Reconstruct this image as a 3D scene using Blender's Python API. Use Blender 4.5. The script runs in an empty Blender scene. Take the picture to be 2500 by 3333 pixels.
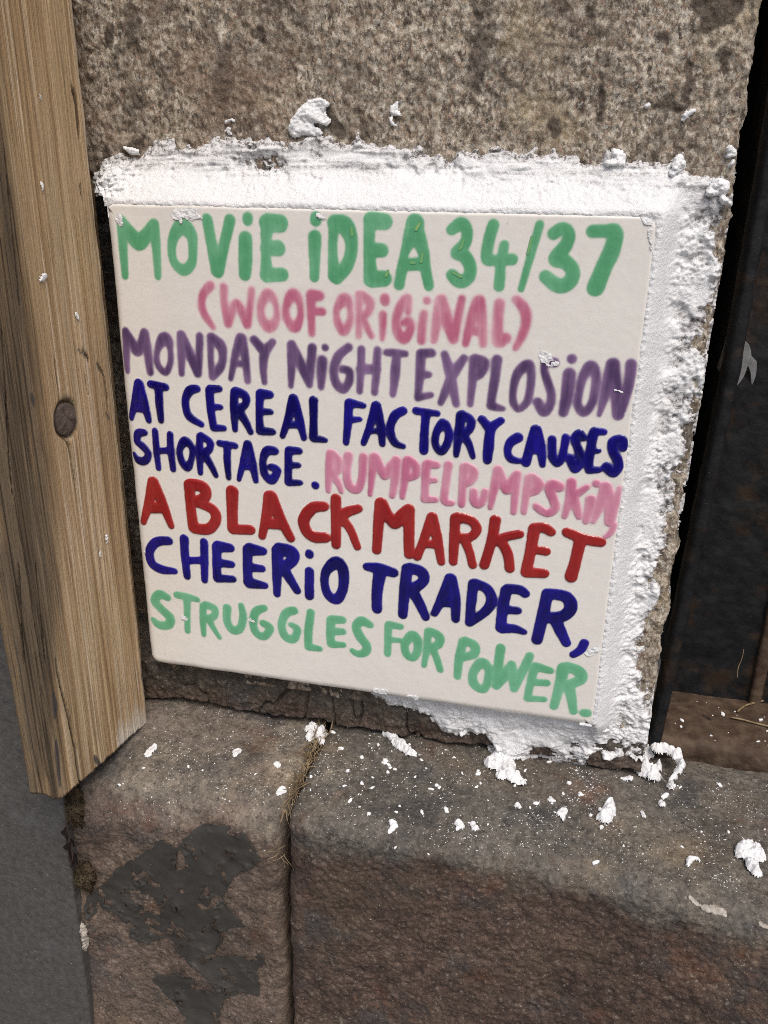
import bpy, bmesh, math, random
import numpy as np
from mathutils import Matrix, Vector
from mathutils.bvhtree import BVHTree

S = bpy.context.scene
COL = S.collection
# ------------------------------------------------------------------ camera, sky, sun, exposure
FPX = 2695.0
CW = np.array([0.05739822, -0.22486243, 0.0804377])
RW = np.array([[0.97463606, 0.22318513, 0.01652137], [0.0964473, -0.35226811, -0.93091627], [-0.20194671, 0.908898, -0.3648588]])
cam_d = bpy.data.cameras.new("camera")
cam = bpy.data.objects.new("camera", cam_d)
COL.objects.link(cam)
cam_d.sensor_fit = 'VERTICAL'
cam_d.sensor_height = 24.0
cam_d.lens = 24.0 * FPX / 3333.0
cam_d.clip_start = 0.005
cam_d.clip_end = 500.0
m = Matrix([[RW[0][i], -RW[1][i], -RW[2][i], CW[i]] for i in range(3)] + [[0, 0, 0, 1]])
cam.matrix_world = m
S.camera = cam

SUN_AZ, SUN_EL = math.radians(152), math.radians(56)      # azimuth clockwise from +Y: the sky opens in front of the wall, to the right
w = bpy.data.worlds.new("World")
S.world = w
w.use_nodes = True
nt = w.node_tree
sky = nt.nodes.new('ShaderNodeTexSky')
sky.sky_type = 'NISHITA'
sky.sun_disc = False
sky.sun_elevation = SUN_EL
sky.sun_rotation = SUN_AZ
sky.air_density = 1.0
sky.dust_density = 4.0
sky.ozone_density = 0.6
bg = next(n for n in nt.nodes if n.type == 'BACKGROUND')
nt.links.new(sky.outputs[0], bg.inputs[0])
bg.inputs[1].default_value = 0.10
sd = bpy.data.lights.new("sun", 'SUN')
sd.energy = 1.7
sd.angle = math.radians(32)
sd.color = (1.0, 0.96, 0.90)
sun = bpy.data.objects.new("sun", sd)
COL.objects.link(sun)
dirv = Vector((math.sin(SUN_AZ) * math.cos(SUN_EL), math.cos(SUN_AZ) * math.cos(SUN_EL), math.sin(SUN_EL)))
sun.rotation_euler = dirv.to_track_quat('Z', 'Y').to_euler()
S.view_settings.view_transform = 'Standard'
S.view_settings.look = 'None'
S.view_settings.exposure = 0.42
S.view_settings.gamma = 1.0
S.view_settings.use_curve_mapping = False
S.cycles.use_denoising = False
S.cycles.filter_width = 1.0

# ------------------------------------------------------------------ helpers
K0 = 2500.0 / 1659.0


def ray(u, v):
    return RW.T @ np.array([(u - 1250.0) / FPX, (v - 1666.5) / FPX, 1.0])


def hit(u, v, ax, val):
    """point where the sight line of a source pixel meets the plane coord[ax] = val"""
    d = ray(u, v)
    return CW + (val - CW[ax]) / d[ax] * d


def px_per_m(P):
    return FPX / float(RW[2] @ (np.asarray(P) - CW))


_rs = np.random.RandomState(11)
PERM = _rs.permutation(256)
PERM = np.concatenate([PERM, PERM, PERM])
GR = _rs.normal(size=(256, 3))
GR /= np.linalg.norm(GR, axis=1)[:, None]


def pn(P):
    """gradient noise, about -0.7..0.7, of an (N,3) array"""
    Pi = np.floor(P).astype(int)
    f = P - Pi
    Pi &= 255
    u = f * f * f * (f * (f * 6 - 15) + 10)
    out = np.zeros(len(P))
    for dx in (0, 1):
        wx = u[:, 0] if dx else 1 - u[:, 0]
        for dy in (0, 1):
            wy = u[:, 1] if dy else 1 - u[:, 1]
            for dz in (0, 1):
                wz = u[:, 2] if dz else 1 - u[:, 2]
                h = PERM[PERM[PERM[(Pi[:, 0] + dx) & 255] + ((Pi[:, 1] + dy) & 255)] + ((Pi[:, 2] + dz) & 255)]
                g = GR[h]
                out += wx * wy * wz * (g[:, 0] * (f[:, 0] - dx) + g[:, 1] * (f[:, 1] - dy) + g[:, 2] * (f[:, 2] - dz))
    return out


def fbm(P, freq, octs=4, gain=0.5, off=0.0, sc=(1, 1, 1)):
    Q = np.asarray(P, float).reshape(-1, 3) * np.array(sc) * freq + off * 17.31 + 100.37
    r = np.zeros(len(Q))
    a = 1.0
    for i in range(octs):
        r += a * pn(Q)
        Q = Q * 2.03 + 11.7
        a *= gain
    return r


def ridged(P, freq, octs=3, off=0.0, sc=(1, 1, 1)):
    Q = np.asarray(P, float).reshape(-1, 3) * np.array(sc) * freq + off * 13.7 + 57.1
    r = np.zeros(len(Q))
    a = 1.0
    for i in range(octs):
        r += a * (0.5 - np.abs(pn(Q)) * 1.6)
        Q = Q * 2.1 + 7.3
        a *= 0.5
    return r


def sstep(a, b, x):
    t = np.clip((x - a) / (b - a), 0, 1)
    return t * t * (3 - 2 * t)


def tag(o, label=None, cat=None, group=None, kind=None):
    if label: o['label'] = label
    if cat: o['category'] = cat
    if group: o['group'] = group
    if kind: o['kind'] = kind
    return o


def empty(name, loc):
    o = bpy.data.objects.new(name, None)
    o.empty_display_size = 0.01
    o.location = loc
    COL.objects.link(o)
    return o


def link_mesh(name, me, mat, parent=None, origin=(0, 0, 0)):
    o = bpy.data.objects.new(name, me)
    COL.objects.link(o)
    if parent is not None:
        o.parent = parent
        o.location = Vector(origin) - Vector(parent.location)
    else:
        o.location = origin
    if mat: me.materials.append(mat)
    return o


def mesh_arrays(name, V, Q, attrs=None, smooth=True):
    me = bpy.data.meshes.new(name)
    n = Q.shape[1]
    me.vertices.add(len(V))
    me.vertices.foreach_set('co', np.ascontiguousarray(V, dtype=np.float32).ravel())
    me.loops.add(Q.size)
    me.loops.foreach_set('vertex_index', np.ascontiguousarray(Q, dtype=np.int32).ravel())
    me.polygons.add(len(Q))
    me.polygons.foreach_set('loop_start', np.arange(0, Q.size, n, dtype=np.int32))
    me.polygons.foreach_set('loop_total', np.full(len(Q), n, dtype=np.int32))
    me.polygons.foreach_set('use_smooth', np.full(len(Q), smooth, dtype=bool))
    if attrs:
        for k, a in attrs.items():
            at = me.attributes.new(k, 'FLOAT', 'POINT')
            at.data.foreach_set('value', np.ascontiguousarray(a, dtype=np.float32))
    me.update()
    me.validate()
    return me


def grid_mesh(name, P, attrs=None, cellmask=None, flip=False, origin=(0, 0, 0)):
    nu, nv = P.shape[:2]
    idx = np.arange(nu * nv).reshape(nu, nv)
    Q = np.stack([idx[:-1, :-1], idx[1:, :-1], idx[1:, 1:], idx[:-1, 1:]], -1)
    if flip: Q = Q[..., ::-1]
    Q = Q[cellmask] if cellmask is not None else Q.reshape(-1, 4)
    V = P.reshape(-1, 3) - np.array(origin)
    used = np.unique(Q)
    remap = np.full(nu * nv, -1)
    remap[used] = np.arange(len(used))
    A = {k: np.asarray(a).reshape(-1)[used] for k, a in (attrs or {}).items()}
    return mesh_arrays(name, V[used], remap[Q], A)


def bvh_of(o):
    mw = o.matrix_world if o.parent is None else Matrix.Translation(Vector(o.parent.location) + Vector(o.location))
    if o.parent is None: mw = Matrix.Translation(Vector(o.location))
    me = o.data
    co = np.empty(len(me.vertices) * 3, dtype=np.float32)
    me.vertices.foreach_get('co', co)
    co = co.reshape(-1, 3) + np.array(mw.translation)
    return BVHTree.FromPolygons([tuple(c) for c in co.tolist()], [tuple(p.vertices) for p in me.polygons])


def capsules(pts, closed=False, sub=6):
    """Catmull-Rom through (x,y,r) -> list of (a,b,ra,rb)"""
    pts = np.asarray(pts, float)
    n = len(pts)
    if n == 1: return [(pts[0, :2], pts[0, :2], pts[0, 2], pts[0, 2])]
    out = []
    if n == 2 and not closed:
        out = [pts[0], pts[1]]
    else:
        for i in range(n if closed else n - 1):
            g = (lambda j: pts[j % n]) if closed else (lambda j: pts[min(max(j, 0), n - 1)])
            p0, p1, p2, p3 = g(i - 1), g(i), g(i + 1), g(i + 2)
            for t in np.arange(sub) / sub:
                out.append(0.5 * (2 * p1 + (p2 - p0) * t + (2 * p0 - 5 * p1 + 4 * p2 - p3) * t * t + (3 * p1 - p0 - 3 * p2 + p3) * t ** 3))
        out.append(out[0] if closed else pts[-1])
    return [(out[i][:2], out[i + 1][:2], out[i][2], out[i + 1][2]) for i in range(len(out) - 1)]


def sdf_caps(X, Y, caps):
    d = np.full(X.shape, 1e3)
    for a, b, ra, rb in caps:
        ab = b - a
        L = ab @ ab
        px, py = X - a[0], Y - a[1]
        t = np.clip((px * ab[0] + py * ab[1]) / L, 0, 1) if L > 1e-14 else np.zeros_like(X)
        d = np.minimum(d, np.hypot(px - t * ab[0], py - t * ab[1]) - (ra + t * (rb - ra)))
    return d


def blur(A, s):
    r = int(3 * s + 1)
    k = np.exp(-0.5 * (np.arange(-r, r + 1) / s) ** 2)
    k /= k.sum()
    for ax in (0, 1):
        B = np.pad(A, [(r, r) if i == ax else (0, 0) for i in (0, 1)], mode='edge')
        A = sum(k[j] * np.take(B, range(j, j + A.shape[ax]), axis=ax) for j in range(2 * r + 1))
    return A


def sdf_poly(X, Y, poly):
    """signed distance to a polygon, positive inside"""
    d = np.full(X.shape, 1e3)
    ins = np.zeros(X.shape, bool)
    n = len(poly)
    for i in range(n):
        a, b = poly[i], poly[(i + 1) % n]
        ab = b - a
        px, py = X - a[0], Y - a[1]
        t = np.clip((px * ab[0] + py * ab[1]) / max(ab @ ab, 1e-14), 0, 1)
        d = np.minimum(d, np.hypot(px - t * ab[0], py - t * ab[1]))
        c = (a[1] > Y) != (b[1] > Y)
        with np.errstate(divide='ignore', invalid='ignore'):
            xi = a[0] + (Y - a[1]) / (b[1] - a[1]) * ab[0]
        ins ^= c & (X < xi)
    return np.where(ins, d, -d)


# ------------------------------------------------------------------ materials
class NB:
    """small node-tree builder"""
    def __init__(s, name):
        s.m = bpy.data.materials.new(name)
        s.m.use_nodes = True
        s.t = s.m.node_tree
        s.b = next(n for n in s.t.nodes if n.type == 'BSDF_PRINCIPLED')
        tc = s.t.nodes.new('ShaderNodeTexCoord')
        s.co = tc.outputs['Object']

    def put(s, sock, v):
        if hasattr(v, 'is_linked') or isinstance(v, bpy.types.NodeSocket): s.t.links.new(v, sock)
        else: sock.default_value = v

    def vec(s, scale, loc=(0, 0, 0), rot=(0, 0, 0)):
        n = s.t.nodes.new('ShaderNodeMapping')
        s.put(n.inputs[0], s.co)
        n.inputs['Scale'].default_value = scale
        n.inputs['Location'].default_value = loc
        n.inputs['Rotation'].default_value = rot
        return n.outputs[0]

    def noise(s, scale, detail=4, rough=0.55, vec=None, dist=0.0):
        n = s.t.nodes.new('ShaderNodeTexNoise')
        s.put(n.inputs['Vector'], vec or s.co)
        n.inputs['Scale'].default_value = scale
        n.inputs['Detail'].default_value = detail
        n.inputs['Roughness'].default_value = rough
        n.inputs['Distortion'].default_value = dist
        return n.outputs['Fac']

    def voro(s, scale, vec=None, out='Color', feature='F1', rand=1.0):
        n = s.t.nodes.new('ShaderNodeTexVoronoi')
        n.feature = feature
        s.put(n.inputs['Vector'], vec or s.co)
        n.inputs['Scale'].default_value = scale
        n.inputs['Randomness'].default_value = rand
        return n.outputs[out]

    def ramp(s, fac, stops, interp='LINEAR'):
        n = s.t.nodes.new('ShaderNodeValToRGB')
        s.put(n.inputs[0], fac)
        r = n.color_ramp
        r.interpolation = interp
        while len(r.elements) < len(stops): r.elements.new(0.5)
        for e, (p, c) in zip(r.elements, stops):
            e.position = p
            e.color = (c, c, c, 1) if isinstance(c, (int, float)) else (*c, 1)
        return n.outputs[0]

    def mix(s, fac, a, b, mode='MIX'):
        n = s.t.nodes.new('ShaderNodeMix')
        n.data_type = 'RGBA'
        n.blend_type = mode
        f, = [i for i in n.inputs if i.identifier == 'Factor_Float']
        ia, = [i for i in n.inputs if i.identifier == 'A_Color']
        ib, = [i for i in n.inputs if i.identifier == 'B_Color']
        s.put(f, fac)
        s.put(ia, (*a, 1) if isinstance(a, tuple) else a)
        s.put(ib, (*b, 1) if isinstance(b, tuple) else b)
        return [o for o in n.outputs if o.identifier == 'Result_Color'][0]

    def math(s, op, a, b=0.0, clamp=False):
        n = s.t.nodes.new('ShaderNodeMath')
        n.operation = op
        n.use_clamp = clamp
        s.put(n.inputs[0], a)
        s.put(n.inputs[1], b)
        return n.outputs[0]

    def attr(s, name):
        n = s.t.nodes.new('ShaderNodeAttribute')
        n.attribute_name = name
        return n.outputs['Fac']

    def bump(s, h, dist, strength=1.0, normal=None):
        n = s.t.nodes.new('ShaderNodeBump')
        n.inputs['Strength'].default_value = strength
        n.inputs['Distance'].default_value = dist
        s.put(n.inputs['Height'], h)
        if normal is not None: s.put(n.inputs['Normal'], normal)
        return n.outputs[0]

    def done(s, color=None, rough=None, normal=None, spec=None, coat=None, metal=None):
        if color is not None: s.put(s.b.inputs['Base Color'], (*color, 1) if isinstance(color, tuple) else color)
        if rough is not None: s.put(s.b.inputs['Roughness'], rough)
        if normal is not None: s.put(s.b.inputs['Normal'], normal)
        if spec is not None: s.put(s.b.inputs['Specular IOR Level'], spec)
        if coat is not None:
            s.b.inputs['Coat Weight'].default_value = coat
            s.b.inputs['Coat Roughness'].default_value = 0.06
        if metal is not None: s.b.inputs['Metallic'].default_value = metal
        return s.m


def mat_granite():
    s = NB('granite')
    v = s.vec((1, 1, 0.7))
    a = s.noise(420, 10, 0.80, v, 0.2)
    base = s.ramp(a, [(0.35, (0.042, 0.033, 0.026)), (0.43, (0.165, 0.129, 0.094)), (0.50, (0.305, 0.252, 0.19)), (0.56, (0.45, 0.39, 0.31)), (0.64, (0.70, 0.64, 0.55))])
    dv = s.t.nodes.new('ShaderNodeVectorMath')
    dv.operation = 'MULTIPLY_ADD'
    nz = s.t.nodes.new('ShaderNodeTexNoise')
    s.put(nz.inputs['Vector'], v)
    nz.inputs['Scale'].default_value = 1500
    s.put(dv.inputs[0], nz.outputs['Color'])
    dv.inputs[1].default_value = (0.0012, 0.0012, 0.0012)
    s.put(dv.inputs[2], v)
    g = s.voro(1500, dv.outputs[0])
    n = s.t.nodes.new('ShaderNodeSeparateColor')
    s.put(n.inputs[0], g)
    base = s.mix(s.ramp(n.outputs[0], [(0.0, 0.0), (0.80, 0.0), (0.82, 0.62), (1, 0.62)]), base, (0.05, 0.036, 0.034))
    base = s.mix(s.ramp(n.outputs[1], [(0.0, 0.0), (0.80, 0.0), (0.82, 0.5), (1, 0.5)]), base, (0.62, 0.58, 0.50))
    base = s.mix(s.ramp(n.outputs[2], [(0.0, 0.0), (0.86, 0.0), (0.90, 0.4), (1, 0.4)]), base, (0.30, 0.17, 0.11))
    st = s.noise(34, 5, 0.65, s.vec((1, 1, 0.5), (3.1, 0, 1.2)))
    base = s.mix(s.ramp(st, [(0.50, 0.0), (0.64, 0.60)]), base, (0.115, 0.080, 0.058))
    bl = s.noise(70, 5, 0.65, s.vec((1, 1, 0.45), (9, 2, 4)))
    base = s.mix(s.ramp(bl, [(0.585, 0.0), (0.66, 0.72)]), base, (0.062, 0.048, 0.038))
    sep = s.t.nodes.new('ShaderNodeSeparateXYZ')
    s.put(sep.inputs[0], s.co)
    rd = s.math('MULTIPLY', s.ramp(s.noise(48, 4, 0.6, s.vec((1, 1, 0.8), (1, 3, 9))), [(0.45, 0.0), (0.62, 0.5)]), s.math('MULTIPLY_ADD', sep.outputs[0], -7.0, True))
    rd.node.inputs[1].links[0].from_node.inputs[2].default_value = 0.30
    base = s.mix(rd, base, (0.20, 0.115, 0.072))
    ye = s.noise(45, 4, 0.6, s.vec((1, 1, 1), (1, 7, 4)))
    base = s.mix(s.ramp(ye, [(0.56, 0.0), (0.70, 0.40)]), base, (0.40, 0.31, 0.18))
    base = s.mix(s.attr('stain'), base, s.mix(s.ramp(s.noise(900, 5, 0.7), [(0.4, 0.0), (0.7, 1.0)]), (0.032, 0.023, 0.017), (0.13, 0.095, 0.068)))
    b = s.bump(s.noise(800, 7, 0.68, v), 0.0008, 0.95)
    return s.done(base, 0.75, b, 0.4)


def mat_ledge(name, warm, topc=1.0):
    s = NB(name)
    a = s.noise(260, 10, 0.80)
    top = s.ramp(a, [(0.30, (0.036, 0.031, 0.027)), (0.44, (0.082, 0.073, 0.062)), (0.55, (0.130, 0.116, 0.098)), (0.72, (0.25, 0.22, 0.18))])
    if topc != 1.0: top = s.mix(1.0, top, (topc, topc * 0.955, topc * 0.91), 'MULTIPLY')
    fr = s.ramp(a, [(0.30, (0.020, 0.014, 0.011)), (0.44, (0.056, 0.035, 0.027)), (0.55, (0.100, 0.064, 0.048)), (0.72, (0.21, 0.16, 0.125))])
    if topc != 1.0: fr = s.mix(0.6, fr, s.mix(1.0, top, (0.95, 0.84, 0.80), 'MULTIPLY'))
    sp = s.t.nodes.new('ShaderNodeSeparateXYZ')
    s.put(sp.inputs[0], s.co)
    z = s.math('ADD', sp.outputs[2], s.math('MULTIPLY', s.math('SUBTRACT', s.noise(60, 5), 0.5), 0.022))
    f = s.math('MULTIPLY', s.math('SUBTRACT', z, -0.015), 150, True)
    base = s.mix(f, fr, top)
    base = s.mix(s.ramp(s.noise(28, 5, 0.65, s.vec((1, 1, 1), (2, 5, 1))), [(0.50, 0.0), (0.64, 0.45)]), base, warm)
    base = s.mix(s.ramp(s.noise(40, 5, 0.65, s.vec((1, 1, 1), (7, 1, 3))), [(0.54, 0.0), (0.64, 0.6)]), base, (0.048, 0.048, 0.050))
    base = s.mix(s.ramp(s.noise(52, 6, 0.7, s.vec((1, 1, 1), (4, 4, 8))), [(0.665, 0.0), (0.70, 0.6)]), base, (0.30, 0.275, 0.225))
    base = s.mix(s.ramp(s.noise(33, 5, 0.65, s.vec((1, 1, 1), (6, 2, 2))), [(0.60, 0.0), (0.70, 0.55)]), base, (0.115, 0.045, 0.022))
    base = s.mix(s.ramp(s.noise(950, 4, 0.65), [(0.585, 0.0), (0.64, 0.42)]), base, (0.32, 0.285, 0.24))
    base = s.mix(s.ramp(s.noise(800, 4, 0.65, s.vec((1, 1, 1), (3, 3, 3))), [(0.555, 0.0), (0.61, 0.5)]), base, (0.018, 0.012, 0.010))
    base = s.mix(s.ramp(s.noise(24, 4, 0.6, s.vec((1, 1, 1), (8, 8, 1))), [(0.40, 0.45), (0.52, 0.0)]), base, s.mix(1.0, base, (0.45, 0.42, 0.42), 'MULTIPLY'))
    base = s.mix(s.ramp(s.noise(21, 4, 0.6, s.vec((1, 1, 1), (3, 9, 4))), [(0.52, 0.0), (0.64, 0.5)]), base, s.mix(1.0, base, (1.9, 1.75, 1.5), 'MULTIPLY'))
    b = s.bump(s.noise(700, 8, 0.70), 0.0007, 0.9)
    return s.done(base, 0.68, b, 0.4)


def mat_plaster():
    s = NB('white_filler')
    t = s.attr('thin')
    c = s.mix(s.ramp(s.noise(260, 5, 0.65), [(0.4, 0.0), (0.75, 0.4)]), (0.765, 0.765, 0.77), (0.62, 0.62, 0.63))
    c = s.mix(s.math('MULTIPLY', t, 0.65), c, (0.50, 0.485, 0.485))
    dirt = s.math('MULTIPLY', s.ramp(s.noise(800, 5, 0.75), [(0.49, 0.0), (0.56, 1.0)]), t)
    c = s.mix(dirt, c, (0.13, 0.11, 0.10))
    b = s.bump(s.noise(1100, 6, 0.7), 0.0005, 0.8)
    return s.done(c, 0.62, b, 0.35)


def tile_colour(s):
    c = s.mix(s.ramp(s.noise(26, 3, 0.5), [(0.35, 0.0), (0.65, 1.0)]), (0.745, 0.715, 0.67), (0.725, 0.688, 0.645))
    c = s.mix(s.ramp(s.noise(900, 2, 0.5), [(0.72, 0.0), (0.78, 0.5)]), c, (0.45, 0.38, 0.32))
    return s.mix(s.ramp(s.noise(420, 5, 0.6), [(0.35, 0.0), (0.7, 0.16)]), c, (0.55, 0.51, 0.47))


def mat_tile():
    s = NB('cream_glaze')
    b = s.bump(s.noise(420, 3, 0.5), 0.00012, 0.6)
    b = s.bump(s.noise(90, 2, 0.5), 0.0003, 0.5, b)
    return s.done(tile_colour(s), 0.12, b, 0.5)


GLAZE = {  # colour, thin colour, edge softness (m), relief (m), mottling
    'green': ((0.090, 0.325, 0.160), (0.19, 0.46, 0.275), 0.00034, 0.00005, 0.70),
    'mint': ((0.115, 0.375, 0.200), (0.22, 0.51, 0.335), 0.00028, 0.00007, 0.55),
    'pink': ((0.47, 0.135, 0.22), (0.66, 0.38, 0.44), 0.00048, 0.00005, 0.85),
    'rose': ((0.50, 0.145, 0.25), (0.66, 0.34, 0.43), 0.00036, 0.00026, 0.75),
    'purple': ((0.080, 0.044, 0.118), (0.27, 0.165, 0.31), 0.00036, 0.00008, 0.75),
    'navy': ((0.0022, 0.0007, 0.082), (0.012, 0.007, 0.24), 0.00017, 0.00038, 0.95),
    'red': ((0.255, 0.012, 0.013), (0.37, 0.032, 0.028), 0.00016, 0.00045, 0.65),
    'yellow': ((0.33, 0.46, 0.11), (0.28, 0.44, 0.18), 0.00025, 0.00003, 0.3)}


def mat_glaze(k):
    col, thin, e, h, mot = GLAZE[k]
    s = NB(k + '_glaze')
    c = s.mix(s.math('MULTIPLY', s.attr('tone'), 1.0, True), thin, col)
    c = s.mix(s.attr('cover'), tile_colour(s) if k != 'yellow' else (0.10, 0.34, 0.16), c)
    b = s.bump(s.noise(420, 3, 0.5), 0.00012, 0.6)
    b = s.bump(s.noise(150, 2, 0.5), 0.0004, 0.6, b)
    return s.done(c, 0.06 if k in ('navy', 'red', 'rose', 'mint') else 0.20, b, 0.5)


def mat_wood():
    s = NB('weathered_pine')
    w_ = s.noise(520, 5, 0.6, s.vec((1, 1, 0.016)), 0.25)
    base = s.ramp(w_, [(0.30, (0.26, 0.155, 0.075)), (0.43, (0.39, 0.258, 0.138)), (0.55, (0.485, 0.345, 0.20)), (0.68, (0.63, 0.49, 0.33))])
    ln = s.noise(900, 3, 0.5, s.vec((1, 1, 0.008), (3, 3, 3)), 0.15)
    base = s.mix(s.ramp(ln, [(0.60, 0.0), (0.66, 0.55)]), base, (0.66, 0.57, 0.46))
    f = s.noise(2300, 4, 0.65, s.vec((1, 1, 0.02)))
    base = s.mix(s.ramp(f, [(0.34, 0.6), (0.43, 0.0)]), base, (0.14, 0.085, 0.045))
    dk = s.attr('dark')
    br = s.math('MULTIPLY', s.ramp(s.noise(90, 5, 0.65, s.vec((1, 1, 0.14), (1, 2, 3))), [(0.25, 0.5), (0.50, 1.0)]), dk)
    base = s.mix(s.math('MULTIPLY', br, 0.72, True), base, (0.165, 0.098, 0.045))
    gr = s.math('MULTIPLY', s.ramp(s.noise(80, 6, 0.7, s.vec((1, 1, 0.12), (5, 2, 3))), [(0.40, 0.0), (0.54, 1.0)]), dk)
    base = s.mix(s.math('MULTIPLY', gr, 0.78, True), base, (0.082, 0.064, 0.045))
    dl = s.math('MULTIPLY', s.ramp(s.noise(1100, 4, 0.6, s.vec((1, 1, 0.012), (7, 7, 7))), [(0.40, 1.0), (0.47, 0.0)]), dk)
    base = s.mix(s.math('MULTIPLY', dl, 0.85, True), base, (0.028, 0.019, 0.012))
    base = s.mix(s.ramp(s.noise(110, 5, 0.65, s.vec((1, 1, 0.06), (2, 8, 1))), [(0.50, 0.0), (0.66, 0.5)]), base, (0.27, 0.205, 0.13))
    base = s.mix(s.attr('crack'), base, (0.016, 0.011, 0.008))
    base = s.mix(s.attr('paint'), base, (0.066, 0.058, 0.058))
    base = s.mix(s.attr('pale'), base, (0.66, 0.60, 0.52))
    b = s.bump(w_, 0.0014, 0.8)
    b = s.bump(f, 0.0005, 0.8, b)
    return s.done(base, 0.82, b, 0.25)


def mat_simple(name, c1, c2, scale, rough=0.7, bump=0.0003, bscale=400, spec=0.4, extra=None):
    s = NB(name)
    c = s.mix(s.ramp(s.noise(scale, 6, 0.62), [(0.38, 0.0), (0.62, 1.0)]), c1, c2)
    for col, sc, lo, hi, amt in (extra or []):
        c = s.mix(s.ramp(s.noise(sc, 4, 0.6, s.vec((1, 1, 1), (sc * 0.13, 3, 1))), [(lo, 0.0), (hi, amt)]), c, col)
    b = s.bump(s.noise(bscale, 5, 0.6), bump, 0.9)
    return s.done(c, rough, b, spec)
CROPS = {'A': (300, 640, .36166), 'B': (850, 640, .36166), 'C': (1400, 640, .45208), 'D': (350, 1020, .42194),
         'E': (1000, 1020, .42194), 'F': (1550, 1100, .36166), 'G': (400, 1500, .42194), 'H': (950, 1400, .36166),
         'I': (1450, 1450, .36166), 'J': (1100, 1750, .36166), 'K': (1400, 1900, .42194)}
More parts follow.
